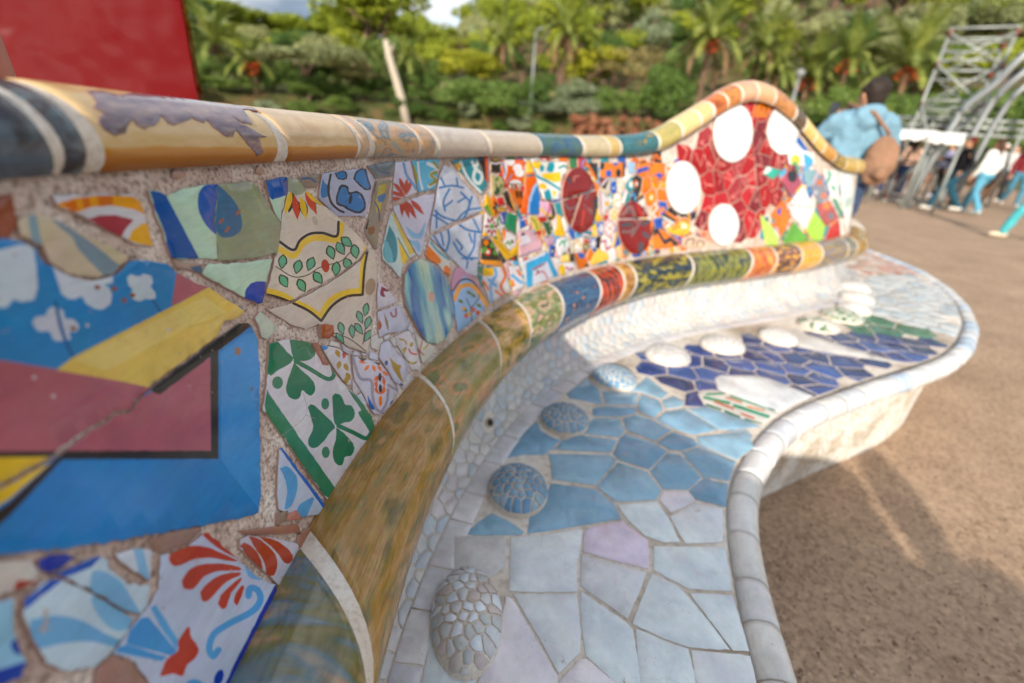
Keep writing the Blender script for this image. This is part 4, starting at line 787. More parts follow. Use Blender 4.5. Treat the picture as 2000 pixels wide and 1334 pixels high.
# chips of tile and brick pressed into the wide mortar joints
for k in range(70):
    x,y=rnd.uniform(0,760),rnd.uniform(330,1330); r=BACK.px(x,y)
    if r is None or r[1]<.81 or r[1]>zrim(r[0])-.008: continue
    if any(inside(grow(o,.004),*r) for l,h_,o in TB if l[0]-.01<=r[0]<=h_[0]+.01 and l[1]-.01<=r[1]<=h_[1]+.01): continue
    rr=rnd.uniform(.003,.008); P=[(r[0]+rr*math.cos(a)*rnd.uniform(.6,1.3),r[1]+rr*.7*math.sin(a)*rnd.uniform(.6,1.3)) for a in np.arange(0,6.2,.9)]
    mn=[grow(o,.001) for l,h_,o in TB if l[0]-.02<r[0]<h_[0]+.02 and l[1]-.02<r[1]<h_[1]+.02]
    lay(BACK,P,[],rnd.choice(['#9c7a6a','#a88a7a','#8a8078','#b0a498','#9aa0a4']),.003,mn,bench,'tile_chip',M_BODY,.0004,.0006,.05)
# ------------------------------------------------------------------ riser: small pale tiles in a cove under the roll
def grid_mesh(name,surf,us,vs,mat,parent,amp=.0006):
    V=[];F=[];nv=len(vs)
    for u in us:
        p,n=surf.pn(np.full(nv,u),np.asarray(vs))
        for k in range(nv): V.append(p[k]+n[k]*(noise.noise(Vector(p[k]*70))*amp))
    for i in range(len(us)-1):
        for k in range(nv-1): a=i*nv+k; F.append((a,a+nv,a+nv+1,a+1))
    return mesh(name,V,F,parent,[mat],None,True)
grid_mesh('riser',RISER,np.arange(.3,SC[-1]-.3,.02),np.linspace(-.004,.268,14),M_GROUT,bench)
rseeds=jgrid((S_A-.25,.012),(S_B+.9,.25),.044,.036,.36)
rcells=cells(rseeds,.0034,.07)
drain_uv=RISER.px(956,826)
RP=['#cfcecf','#c6cacd','#d4d2d0','#bec6ce','#ccc6c8','#d0cfca','#b8c2cc']
order=[]
for sd_,P in zip(rseeds,rcells):
    if P is None: continue
    P=clip(P,0,-1,-.004)
    P=clip(P,0,1,.262) if len(P)>2 else P
    if len(P)<3: continue
    if drain_uv and math.hypot(sd_[0]-drain_uv[0],sd_[1]-drain_uv[1])<.022: continue
    order.append((sd_[0],P))
order.sort(key=lambda t:t[0])
rest=[]
for i,(s_,P) in enumerate(order):
    o=lay(RISER,P,[],rnd.choice(RP),rnd.uniform(.0018,.0028),(),bench,'riser_tile',M_BODYW,.0004,.0008,.012,.05)
    if i>=295 and o: rest.append(o)
def join(objs,name,parent):
    if not objs: return
    me=bpy.data.meshes.new(name); bm=bmesh.new(); mats=[]
    for o in objs:
        off=[]
        for m_ in o.data.materials:
            if m_ not in mats: mats.append(m_)
            off.append(mats.index(m_))
        n0=len(bm.faces); bm.from_mesh(o.data); bm.faces.ensure_lookup_table()
        for f in bm.faces[n0:]: f.material_index=off[f.material_index]
    bm.to_mesh(me); bm.free()
    for o in objs: bpy.data.objects.remove(o)
    j=link(name,me,parent,mats); j['kind']='stuff'; return j
join(rest,'far_riser_tiles',bench)
# drain grille in the riser
if drain_uv:
    def ring(surf,c,r,h,n=20): return [(c[0]+r*math.cos(t),c[1]+r*math.sin(t)) for t in np.linspace(0,2*math.pi,n+1)[:-1]]
    M_DRAIN=simple('drain_metal','#3c3a38',.5,.6,0,.001); M_DARK=simple('drain_hole','#0c0b0a',.9)
    lay(RISER,ring(RISER,drain_uv,.019,0),[],simple('drain_cement','#b3a797',.9,0,120,.002),.003,(),bench,'drain_collar',M_BODYW,.0008,.001,0,.05)
    gr=lay(RISER,ring(RISER,drain_uv,.0125,0),[(M_DARK,[ell(drain_uv[0]+.0048*a,drain_uv[1]+.0048*b,.0017,.0017,0,8) for a in range(-2,3) for b in range(-2,3) if a*a+b*b<6])],M_DRAIN,.0045,(),bench,'drain_grille',M_DARK,0,.0006,0,.05)
# ------------------------------------------------------------------ front edge of the seat
EIN=pts('Z 1436,1165 1420,1065 1415,990 1426,930 1450,885 1480,843 1515,812 1560,788 1620,766 1700,738 1770,718 1830,696 1866,668 1880,632 1866,592 1835,560 1790,530 1740,508 1690,490')
E0=[onz(x,y,SEAT_Z)[:2] for x,y in [(1500,1430),(1478,1334),(1456,1245)]+EIN]
E0=np.array(E0)
bk=extend(E0[0],math.atan2(*(E0[0]-E0[1])),[(.5,R(2),6),(1.2,R(0),10),(1.2,R(10),8)])
fw_=extend(E0[-1],math.atan2(*(E0[-1]-E0[-2])),[(.6,R(-30),6),(.9,R(-75),10)])
EC=resample(np.vstack([np.array(bk[::-1]),E0,np.array(fw_)]),.01,60)
ES=np.r_[0,np.cumsum(np.linalg.norm(np.diff(EC,axis=0),axis=1))]
_t=np.gradient(EC,axis=0); _t/=np.linalg.norm(_t,axis=1)[:,None]; EN=np.stack([_t[:,1],-_t[:,0]],1)
def sweep2(name,s0,s1,prof,mats,parent,ds=.012,endr=0,smooth=True):
    n=max(3,int((s1-s0)/ds)+1); o,z=prof; k=len(o); V=[];F=[];UV=[]; oc,zc=np.mean(o),np.mean(z)
    for i in range(n):
        t=i/(n-1); s=s0+(s1-s0)*t; d=min(t,1-t)*(s1-s0); sc=1 if endr<=0 or d>endr else 1-.05*(1-d/endr)**2
        px_=np.interp(s,ES,EC[:,0]);py_=np.interp(s,ES,EC[:,1]);nx=np.interp(s,ES,EN[:,0]);ny=np.interp(s,ES,EN[:,1])
        for j in range(k): a=oc+(o[j]-oc)*sc; V.append((px_+nx*a,py_+ny*a,zc+(z[j]-zc)*sc)); UV.append((s,j/(k-1)))
    for i in range(n-1):
        for j in range(k-1): a=i*k+j; F.append((a,a+k,a+k+1,a+1))
    sm=[True]*len(F)
    if endr: F.append(tuple(range(k))); F.append(tuple(range((n-1)*k+k-1,(n-1)*k-1,-1))); sm+=[False]*2
    return mesh(name,V,F,parent,mats,None,sm,UV)
_A=np.linspace(R(150),R(-75),18)
eo=.038+np.cos(_A)*.038; ez=SEAT_Z-.030+np.sin(_A)*.038
eo=np.r_[eo[0]-.001,eo,.030]; ez=np.r_[SEAT_Z-.03,ez,SEAT_Z-.078]
_s=1
ebed=(np.r_[-.005,eo[1:-1]*.94+.002,.02],np.r_[SEAT_Z-.01,(ez[1:-1]-SEAT_Z+.03)*.9+SEAT_Z-.031,SEAT_Z-.074])
sweep2('edge_bedding',.1,ES[-1]-.1,(ebed[0][::-1],ebed[1][::-1]),[M_SEATGROUT],bench,.02)
s=.35; EP=['#dadada','#d4d5d8','#dededc','#d0d3d8','#d8d7d3','#dcdcdc','#bccbdc']
while s<ES[-1]-.3:
    l=rnd.uniform(.085,.135); c=EP[-1] if rnd.random()<.22 and np.interp(s,ES,EC[:,0])>1.1 else rnd.choice(EP[:-1])
    sweep2('edge_tile',s+.0018,s+l-.0018,(eo[::-1],ez[::-1]),[glaze(c,.2)],bench,.012,.006); s+=l
# base wall under the seat, whitewashed broken tile with stains
tb=NT('base_mosaic'); v=tb.obj(); vo=tb.n('ShaderNodeTexVoronoi',Scale=20.0,feature='DISTANCE_TO_EDGE'); tb.l(v,vo.inputs['Vector']); vc=tb.n('ShaderNodeTexVoronoi',Scale=20.0); tb.l(v,vc.inputs['Vector'])
cc=tb.ramp(vc.outputs['Color'],[(0,lin('#dcd6cc')),(.5,lin('#e6e2da')),(1,lin('#ced2d2'))]); gg=tb.ramp(vo.outputs['Distance'],[(.02,(0,0,0,1)),(.05,(1,1,1,1))]); o=tb.mix(gg.outputs['Color'],lin('#c2b29c'),cc.outputs['Color']); ns=tb.noise(6,5,.6,v); st=tb.ramp(ns.outputs['Fac'],[(.4,lin('#cbbda8')),(.52,(1,1,1,1))]); o2=tb.mix(.7,o.outputs['Color'],st.outputs['Color'],'MULTIPLY'); tb.l(o2.outputs['Color'],tb.b.inputs['Base Color']); tb.set(Roughness=.6); tb.bump(gg.outputs['Color'],.5,.003)
sweep2('base',.1,ES[-1]-.1,(np.array([-.030,-.028,-.022,-.018,.02]),np.array([0,.12,.3,SEAT_Z-.085,SEAT_Z-.075])),[tb.m],bench,.03)
# bed of the seat (flat sheet between riser and front edge)
def seat_bed():
    ring=[]
    us=np.arange(.5,SC[-1]-.9,.03); a=Pxy(us)+Nxy(us)*(s_off(us)-.01)[:,None]
    es=np.arange(.15,ES[-1]-.15,.03); b=np.stack([np.interp(es,ES,EC[:,0]),np.interp(es,ES,EC[:,1])],1)
    n=260; A=resample(a,.004,2); B=resample(b,.004,2)
    # pair the two lines by ratio between matched stations
    V=[];F=[]
    ia=np.linspace(0,len(A)-1,n).astype(int)
    # nearest ordering: monotone match
    jb=0; J=[]
    for i in ia:
        d=((B-A[i])**2).sum(1); j=int(np.argmin(d[jb:])+jb); j=min(j,jb+60); jb=j; J.append(j)
    for i,j in zip(ia,J): V.append((*A[i],SEAT_Z-.0016)); V.append((*B[j],SEAT_Z-.0016))
    for k in range(n-1): F.append((2*k,2*k+1,2*k+3,2*k+2))
    F=[f[::-1] for f in F]
    mesh('seat_bed',V,F,bench,[M_SEATGROUT])
seat_bed()
# strip of oblong white tiles along the foot of the riser
class Strip(Surf):
    def pos(s,u,v):
        v=np.asarray(v,float); p=Pxy(u)+Nxy(u)*(s_off(u)-v)[...,None]; return np.concatenate([p,np.full(p.shape[:-1]+(1,),SEAT_Z-.004)],-1)
STRIP=Strip(); s=S_A-.3
while s<S_B+.7:
    l=rnd.uniform(.085,.125); w=.05+rnd.uniform(-.002,.002)
    lay(STRIP,[(s+.0015,-.001),(s+.0015,-w),(s+l-.0015,-w),(s+l-.0015,-.001)],[],rnd.choice(['#d8d6da','#dedcde','#d2d2d8','#dad4d4']),.0045,(),bench,'strip_tile',M_BODYW,.0004,.0012,.008,.03); s+=l
# ------------------------------------------------------------------ seat tiles
ST=[]
def Q(c,o,*p): ST.append((c,o,p))
W1,W2,W3='#dfe5f0','#dae4f0','#e4e0ec'
Q('#cccaca','N -240,368 88,372 82,560 -120,700 -240,640'); Q(W1,'N 135,376 388,358 590,318 594,330 576,450 552,560 562,724 330,724 124,716'); Q('#d8cdde','N 645,316 868,266 895,300 1030,392 1030,570 850,526 612,462 616,360')
Q('#d2d5da','N 600,490 750,534 1018,604 955,760 896,900 782,816 596,688'); Q(W2,'N 840,160 1088,138 1162,240 1238,396 1132,396 1022,356 904,248'); Q(W3,'N 1120,125 1142,70 1298,70 1336,130 1268,168 1184,200'); Q(W1,'N 1188,238 1350,150 1526,180 1520,396 1284,406'); Q(W2,'N 1080,434 1540,440 1584,720 1300,700 1242,670 1080,586')
Q(W2,'N 1066,614 1228,696 1286,755 1396,882 1566,1108 1300,1084 1150,1034 942,940'); Q(W2,'N 1318,746 1590,758 1694,1114 1600,1110 1428,884'); Q(W1,'N 156,750 556,753 580,1000 574,1128 446,1258 304,1000'); Q(W3,'N 100,762 136,785 284,1050 424,1290 424,1560 40,1560 -80,1334 70,1000')
Q(W2,'N 590,728 886,938 926,978 960,1200 996,1500 985,1556 832,1328 632,1146 605,950'); Q(W3,'N 590,1188 624,1184 824,1350 964,1540 456,1540 456,1334'); Q(W2,'N 962,982 1200,1084 1294,1114 1326,1250 1384,1540 1016,1540 986,1250'); Q(W1,'N 1332,1126 1706,1160 1784,1540 1416,1540 1356,1280')
BL=['#86aac2','#8db0c6','#80a4be','#93b4c8']
for i,o in enumerate(['N 398,16 430,20 688,56 804,152 848,242 600,284 242,340 264,212 352,120','N -180,345 0,215 106,266 206,334 196,346 0,350','I 330,905 430,745 528,655 556,722 646,772 690,784 596,868 578,882 440,880','I 616,884 1036,890 1082,922 938,1092 642,1054 638,960','I 668,846 706,792 832,752 1082,786 1040,864 630,846','I 846,732 914,652 934,632 1106,636 1134,720 1098,758','I 924,562 1000,552 1214,556 1218,588 1120,614 924,612','I 1016,531 988,444 1234,460 1220,534','I 1264,466 1378,506 1404,568 1338,624 1246,576 1240,530','I 1156,708 1138,634 1230,606 1330,646 1462,712 1352,782 1172,714','I 1116,772 1152,742 1348,806 1432,860 1308,982 1112,920 1068,880','I 958,1108 1102,942 1298,1006 1392,1130 1356,1194 1084,1208','I 1328,1002 1442,876 1528,886 1672,1040 1578,1124 1412,1120','I 1552,872 1660,836 1914,932 1866,1064 1692,1030','I 1378,800 1482,732 1614,774 1654,818 1530,854 1452,844','I 1648,762 1990,722 2040,830 1922,918 1664,806','I 1368,640 1434,586 1558,566 1790,708 1620,744 1482,700','I 1588,566 1720,556 2010,655 2090,690 1810,710','I 1596,1138 1692,1056 1858,1090 1844,1244 1644,1194','I 1408,510 1482,476 1556,514 1536,546 1432,564','I 745,462 880,355 900,384 956,432 984,534 910,516 764,488','I 1140,436 1252,386 1300,340 1442,460 1396,494 1260,446']): Q(BL[i%4],o)
Q('#dcdedf','M 395,700 440,672 780,672 900,700 1060,760 1330,865 1180,930 1010,1020 960,1010 560,850 420,800'); Q('#cfcdc8','M 1110,200 1300,275 1700,395 2010,490 2280,560 1990,515 1500,440 1200,385 1170,340 1180,290')
Q('#d9d6cf','M 230,850 270,820 360,815 480,838 970,1005 980,1050 840,1140 620,1085 290,950',*[('s',c,w,f'M {x0},{y0} {x1},{y1}') for c,w,x0,y0,x1,y1 in [('#2f8f6c',22,300,850,480,840),('#2f8f6c',20,530,868,960,1008),('#2f8f6c',30,280,880,520,935),('#2f8f6c',34,570,960,900,1070),('#2a6a4a',22,300,950,440,1000),('#2a6a4a',24,480,1015,620,1075),('#2a6a4a',24,680,1095,830,1145),('#c06a48',24,380,920,560,990),('#c47a50',20,490,880,640,930),('#c06a48',22,640,1040,760,1085),('#cf8a5c',20,700,970,860,1010)]])
DOM=[(912,1200,.062,.098,.04),(1012,950,.070,.084,.042),(1103,815,.072,.076,.042),(1200,735,.078,.08,.042),(1305,692,.088,.08,.045),(1412,672,.092,.08,.042),(1520,657,.08,.08,.042),(1600,634,.095,.085,.045),(1645,616,.10,.09,.045),(1668,602,.075,.085,.045),(1674,580,.085,.09,.045),(1668,559,.09,.09,.045)]
SUV=[]
for c,o,pa in ST:
    u=grow(to_uv(SEAT,pts(o),24),.0027); SUV.append(u)
    lay(SEAT,u,[(parse_paint(p)[0],[to_uv(SEAT,q,24) for q in parse_paint(p)[1]]) for p in pa],c,rnd.uniform(.004,.0048),(),bench,'seat_tile',M_BODYW,.0004,.0012,.0025,.06)
SB=[(np.array(o).min(0),np.array(o).max(0),o) for o in SUV]
SREG=[('Z 1216,712 1262,690 1370,668 1480,662 1560,655 1640,652 1860,660 1870,664 1850,692 1790,716 1690,748 1588,776 1420,812 1345,788',['#36446e','#3c4a78','#3a4c84','#465c94','#323e66'],.105),
      ('Z 1625,650 1640,628 1690,618 1862,655 1853,664 1694,661',['#4c7a62','#547f68','#46725c'],.16),
      ('Z 1640,640 1680,560 1690,535 1810,540 1850,562 1876,605 1864,654 1780,636 1690,618',['#c3ccd2','#cdd3d6','#b4c0ca','#d2d4d4','#bcc8d0'],.095),
      ('Z 1660,545 1680,490 1740,506 1806,538 1700,546',['#c8b0a4','#b8685a','#cfc0b4','#c08a78','#d0c8c0'],.08),
      ('Z 1420,812 1500,835 1470,860 1440,900 1420,960 1300,900 1400,830',BL,.09)]
ddone=[]
for poly,pal,sp in SREG:
    rp=to_uv(SEAT,pts(poly),20); a=np.array(rp); lo,hi=a.min(0)-sp,a.max(0)+sp; sx,sy=(sp,sp*.9) if pal[0]!='#c3ccd2' else (sp*1.6,sp*.6)
    seeds=jgrid(lo,hi,sx,sy); cl=cells(seeds,.0055,sp*2.0)
    for sd_,P in zip(seeds,cl):
        if P is None or not inside(rp,*sd_) or any(inside(r_,*sd_) for r_ in ddone): continue
        if min(((EC-np.array(sd_))**2).sum(1))<.01**2: continue
        i=np.argmin(((EC-np.array(sd_))**2).sum(1)); 
        # trim to the front edge
        e,n=EC[i],EN[i]; P=clip(P,n[0],n[1],float(n@e)-.004)
        if len(P)<3: continue
        q=np.array(P); l2,h2=q.min(0),q.max(0); mn=[grow(o,.0035) for l,h_,o in SB if l[0]<h2[0] and h_[0]>l2[0] and l[1]<h2[1] and h_[1]>l2[1]]
        lay(SEAT,P,[],rnd.choice(pal),rnd.uniform(.004,.0048),mn,bench,'seat_tile',M_BODYW,.0004,.0012,.0025,.06)
    ddone.append(rp)
# the seat and the backrest go on in the same way below the edge of the picture
for sx_,P in ((0,None),):
    seeds=jgrid((-.12,-.9),(.56,.30),.13,.12); cl=cells(seeds,.006,.2)
    for sd_,P in zip(seeds,cl):
        i=np.argmin(((EC-np.array(sd_))**2).sum(1)); j=np.argmin(((PC-np.array(sd_))**2).sum(1)); e,n=EC[i],EN[i]; so=float(s_off(SC[j]))+.054
        if P is None or (np.array(sd_)-PC[j])@NC[j]<so or (np.array(sd_)-e)@n>-.01: continue
        P=clip(P,n[0],n[1],float(n@e)-.004); P=clip(P,-NC[j][0],-NC[j][1],-float(NC[j]@PC[j])-so) if len(P)>2 else P
        if len(P)<3: continue
        q=np.array(P); l2,h2=q.min(0),q.max(0); mn=[grow(o,.0035) for l,h_,o in SB if l[0]<h2[0] and h_[0]>l2[0] and l[1]<h2[1] and h_[1]>l2[1]]
        lay(SEAT,P,[],rnd.choice([W1,W2,W3]),.0044,mn,bench,'seat_tile',M_BODYW,.0004,.0012,.0025,.06)
seeds=jgrid((max(.6,S_A-1.3),.80),(S_A+.05,1.19),.10,.09); cl=cells(seeds,.008,.16); tmin=min(l[0] for l,h_,o in TB)
for sd_,P in zip(seeds,cl):
    if P is None or sd_[0]>tmin+.04: continue
    P=clip(P,0,1,1.185); P=clip(P,0,-1,-.803) if len(P)>2 else P; P=clip(P,1,0,tmin+.03) if len(P)>2 else P
    if len(P)<3: continue
    q=np.array(P); l2,h2=q.min(0),q.max(0); mn=[grow(o,.003) for l,h_,o in TB if l[0]<h2[0] and h_[0]>l2[0] and l[1]<h2[1] and h_[1]>l2[1]]
    lay(BACK,P,motif(P,WH,PAL_MULTI),rnd.choice([WH,CREAM,SKY,MINT,YEL,TEAL]),.004,mn,bench,'backrest_tile',M_BODY,.0004,.001,.006,.03)
# ------------------------------------------------------------------ mosaic shells along the back of the seat
class Dome(Surf):
    def __init__(s,c,ax,ay,a,b,h): s.c,s.ax,s.ay,s.a,s.b,s.h=c,ax,ay,a,b,h
    def pos(s,u,v):
        u=np.asarray(u,float);v=np.asarray(v,float); r2=np.minimum(u*u+v*v,1.0)
        z=SEAT_Z-.003+s.h*np.sqrt(np.maximum(1.02-r2,0.0004)); xy=s.c[:2]+s.ax*(u*s.a)[...,None]+s.ay*(v*s.b)[...,None]; return np.concatenate([xy,z[...,None]],-1)
dome_pal=[['#c4c4c6','#ccd0d6','#c0b6b2','#b6baba','#d4dce4'],['#7aa0bc','#88a8c0','#6c96b8','#9ab2c4'],['#7aa0bc','#88a8c0','#6c96b8','#9ab2c4'],['#7aa4c0','#8cb0c6','#74a0c0'],['#d0d0d2','#c8c8cc'],['#dcdcdc'],['#dcdcdc'],['#d0d4cc','#2f6a4a','#c8ccc4','#3c7a58','#d8dad4'],['#c4ccc4','#5a8a70','#aebdb2','#386a50'],['#dcdcdc'],['#dcdcdc'],['#dcdcdc']]
class DS(Dome):                                   # metric-ish parameters so that lay() works in metres
    def pos(s,u,v): return Dome.pos(s,np.asarray(u,float)/s.a,np.asarray(v,float)/s.b)
for i,(cx,cy,a,b,h) in enumerate(DOM):
    c=onz(cx,cy,SEAT_Z+.012); s=near_s(c[:2]); n=Nxy(s); t=np.array([-n[1],n[0]])
    g=onz(cx+20,cy,SEAT_Z)[:2]-onz(cx-20,cy,SEAT_Z)[:2]; ax=g/np.linalg.norm(g); ay=np.array([-ax[1],ax[0]])
    if i==0: ax=np.array([math.cos(.12),math.sin(.12)]); ay=np.array([-ax[1],ax[0]])
    D=DS(c,ax,ay,a,b,h); V=[];F=[];nr,na=9,28
    for r in range(nr+1):
        for k in range(na):
            th=2*math.pi*k/na; p=D.pos(a*r/nr*math.cos(th)*.999,b*r/nr*math.sin(th)*.999); V.append(p-np.array([0,0,.001]))
    V=[tuple(x) for x in V]; k0=len(V)
    for k in range(na): th=2*math.pi*k/na; p=c[:2]+ax*a*math.cos(th)+ay*b*math.sin(th); V.append((p[0],p[1],SEAT_Z-.01))
    for r in range(nr):
        for k in range(na): k2=(k+1)%na; F.append((r*na+k,(r+1)*na+k,(r+1)*na+k2,r*na+k2))
    for k in range(na): k2=(k+1)%na; F.append((nr*na+k,k0+k,k0+k2,nr*na+k2))
    d=mesh('mosaic_shell',V,F,bench,[M_GROUT],None,True)
    sp=.0185 if i<4 else .026
    if i in(7,8): sp=.02
    seeds=[q for q in jgrid((-a,-b),(a,b),sp,sp*1.05,.34) if (q[0]/a)**2+(q[1]/b)**2<.97]; cl=cells(seeds,.0034,sp*1.3)
    bound=[(math.cos(t_),math.sin(t_)) for t_ in np.linspace(0,2*math.pi,25)[:-1]]
    for sd_,P in zip(seeds,cl):
        if P is None: continue
        for nx,ny in bound:
            # stay inside the rim of the shell
            e=.955; P=clip(P,nx/a,ny/b,e)
            if len(P)<3: break
        if len(P)<3: continue
        lay(D,P,[],rnd.choice(dome_pal[i]),rnd.uniform(.0012,.002),(),d,'tile',M_BODYW,.00025,.0006,.01,.05)
# ------------------------------------------------------------------ ground
tg=NT('plaza_sand'); v=tg.obj()
n1=tg.noise(2.2,6,.6,v); n2=tg.noise(75,5,.7,v); n3=tg.noise(18,5,.65,v)
c1=tg.ramp(n1.outputs['Fac'],[(.3,lin('#9c8672')),(.7,lin('#b39c86'))]); sp=tg.ramp(n2.outputs['Fac'],[(.32,(.52,.47,.44,1)),(.47,(.93,.91,.89,1)),(.6,(1.08,1.05,1.02,1)),(.7,(1.7,1.6,1.5,1))]); o=tg.mix(.85,c1.outputs['Color'],sp.outputs['Color'],'MULTIPLY')
vo=tg.n('ShaderNodeTexVoronoi',Scale=62.0); tg.l(v,vo.inputs['Vector']); pv=tg.ramp(vo.outputs['Color'],[(0,(.56,.5,.47,1)),(.5,(1,1,1,1)),(1,(1.25,1.2,1.15,1))]); o2=tg.mix(.75,o.outputs['Color'],pv.outputs['Color'],'MULTIPLY')
tg.l(o2.outputs['Color'],tg.b.inputs['Base Color']); tg.set(Roughness=.95,Specular_IOR_Level=.15); hh=tg.mix(.5,n2.outputs['Color'],vo.outputs['Distance']); tg.bump(hh.outputs['Color'],.3,.003)
g=1500; o=mesh('plaza_ground',[(-g,-g,0),(g,-g,0),(g,g,0),(-g,g,0)],[(0,1,2,3)],None,[tg.m]); tag(o,'pale brown sandy plaza ground with fine gravel',None,None,'structure')
_b=bmesh.new(); bmesh.ops.create_icosphere(_b,subdivisions=1,radius=1); IV=np.array([v_.co[:] for v_ in _b.verts]); IF=np.array([[v_.index for v_ in f.verts] for f in _b.faces]); _b.free()
ng=np.random.default_rng(4); n_=6500; a=ng.random(n_)**1.5; gx=.62+3.6*a; gy=-.2+ng.random(n_)*(1.2+3.4*a); gs=ng.uniform(.0016,.0042,n_)*np.where(ng.random(n_)<.06,1.7,1); th_=ng.uniform(0,6.28,n_); fl=ng.uniform(.6,1,n_)
GX=IV[None,:,0]*np.cos(th_)[:,None]-IV[None,:,1]*fl[:,None]*np.sin(th_)[:,None]; GY=IV[None,:,0]*np.sin(th_)[:,None]+IV[None,:,1]*fl[:,None]*np.cos(th_)[:,None]; GV=np.stack([gx[:,None]+GX*gs[:,None],gy[:,None]+GY*gs[:,None],gs[:,None]*(.25+.6*IV[None,:,2])],-1).reshape(-1,3); GF=(IF[None]+(np.arange(n_)*len(IV))[:,None,None]).reshape(-1,3)
me=bpy.data.meshes.new('gravel'); me.from_pydata(GV.tolist(),[],GF.tolist()); me.update(); tgv=NT('gravel_grit'); gi=tgv.n('ShaderNodeNewGeometry'); r_=tgv.ramp(gi.outputs['Random Per Island'],[(0,lin('#665344')),(.4,lin('#7a6656')),(.8,lin('#927c6a')),(1,lin('#c0b0a0'))]); tgv.l(r_.outputs['Color'],tgv.b.inputs['Base Color']); tgv.set(Roughness=.9)
gv=link('gravel',me,None,[tgv.m]); tag(gv,'loose fine grit scattered on the sand beside the bench','gravel',None,'stuff')
# ------------------------------------------------------------------ hillside
def hill(x,y):
    D=math.hypot(x,y); az=math.degrees(math.atan2(x,y)); k=np.interp(az,[-60,-30,-12,5,25,60],[.14,.14,.15,.24,.30,.32])
    if D<33: return -.4
    t=D-33; base=min(2.1,t*1.6); return base+max(0,t-1)*k*min(1,.35+t/40)+.5*noise.noise(Vector((x*.12,y*.12,0)))*min(1,t/6)
V=[];F=[];na,nd=110,46
for i in range(na):
    az=R(-68+136*i/(na-1))
    for j in range(nd): D=31+2*j if j<12 else 55+(j-12)*3.2; V.append((D*math.sin(az),D*math.cos(az),hill(D*math.sin(az),D*math.cos(az))))
for i in range(na-1):
    for j in range(nd-1): a=i*nd+j; F.append((a,a+nd,a+nd+1,a+1))
th=NT('hill_scrub'); v=th.obj(); n1=th.noise(.8,6,.65,v); n2=th.noise(6,5,.6,v); c=th.ramp(n1.outputs['Fac'],[(.35,lin('#4a5228')),(.5,lin('#5d6230')),(.62,lin('#8a6a48')),(.7,lin('#5a6a2c'))]); o=th.mix(.5,c.outputs['Color'],n2.outputs['Color'],'SOFT_LIGHT'); th.l(o.outputs['Color'],th.b.inputs['Base Color']); th.set(Roughness=.95); th.bump(n2.outputs['Fac'],1,.3)
tag(mesh('hillside',V,F,None,[th.m],None,True),'scrubby green hillside rising behind the plaza',None,None,'structure')
# ------------------------------------------------------------------ vegetation
def leafmat(name,a,b,c,trans=.25):
    t=NT(name); gi=t.n('ShaderNodeNewGeometry'); oi=t.n('ShaderNodeObjectInfo'); r=t.ramp(gi.outputs['Random Per Island'],[(0,lin(a)),(.5,lin(b)),(1,lin(c))])
    r2=t.ramp(oi.outputs['Random'],[(0,(.8,.85,.8,1)),(1,(1.15,1.1,1.0,1))]); o=t.mix(1.,r.outputs['Color'],r2.outputs['Color'],'MULTIPLY'); t.l(o.outputs['Color'],t.b.inputs['Base Color']); t.set(Roughness=.55,Specular_IOR_Level=.3)
    tr=t.n('ShaderNodeBsdfTranslucent'); t.l(o.outputs['Color'],tr.inputs['Color']); ms=t.n('ShaderNodeMixShader'); ms.inputs[0].default_value=trans; out=t.t.nodes['Material Output']; t.l(t.b.outputs[0],ms.inputs[1]); t.l(tr.outputs[0],ms.inputs[2]); t.l(ms.outputs[0],out.inputs['Surface']); return t.m
LM={'pine':leafmat('pine_needles','#66781e','#94a22e','#bcc244'),'dark':leafmat('dark_leaves','#3a5228','#506c30','#6a8840'),'olive':leafmat('olive_leaves','#7e865a','#9ca272','#b6ba8c'),'lime':leafmat('lime_leaves','#808a24','#a8ac30','#c6c448',.35),'bush':leafmat('bush_leaves','#4a6432','#6c8844','#92aa56'),'grey':leafmat('grey_leaves','#6c7c60','#8c9a7c','#a8b296'),'dry':leafmat('dry_shrub','#7a7248','#8f8658','#a89c6c'),'palm':leafmat('palm_leaf','#5e7030','#828f42','#a8ac62',.3),'dead':leafmat('dead_palm_leaf','#6e5440','#8a6a52','#a8866a',.15)}
M_BARK=simple('bark','#6b5444',.9,0,40,.02,.3,6); M_PALEBARK=simple('pale_bark','#b3a898',.8,0,30,.01,.2,5)
def crown_mesh(name,n,clumps,size,mat,seed,flat=1.0):
    r=random.Random(seed); V=[];F=[]
    C=[]
    for _ in range(clumps):
        a=r.uniform(0,6.283); z=r.uniform(-.75,.95); q=math.sqrt(max(0,1-z*z))*r.uniform(.45,.85); C.append((q*math.cos(a),q*math.sin(a),z*.75*flat,r.uniform(.24,.46)))
    for _ in range(n):
        cx,cy,cz,cr_=r.choice(C); a=r.uniform(0,6.283); z=r.uniform(-.7,1); q=math.sqrt(max(0,1-z*z)); k=cr_*r.uniform(.72,1.05); p=Vector((cx+k*q*math.cos(a),cy+k*q*math.sin(a),cz+k*z*.8))
        nrm=Vector((q*math.cos(a)+r.gauss(0,.5),q*math.sin(a)+r.gauss(0,.5),z+r.gauss(0,.5)+.3)).normalized(); u=nrm.orthogonal().normalized(); w=nrm.cross(u); ang=r.uniform(0,6.28); u,w=u*math.cos(ang)+w*math.sin(ang),w*math.cos(ang)-u*math.sin(ang); s=size*r.uniform(.6,1.3); i=len(V)
        V+= [p-u*s,p+w*s*.5,p+u*s,p-w*s*.5]; F.append((i,i+1,i+2,i+3))
    me=bpy.data.meshes.new(name); me.from_pydata([tuple(v) for v in V],[],F); me.materials.append(mat); me.update(); return me
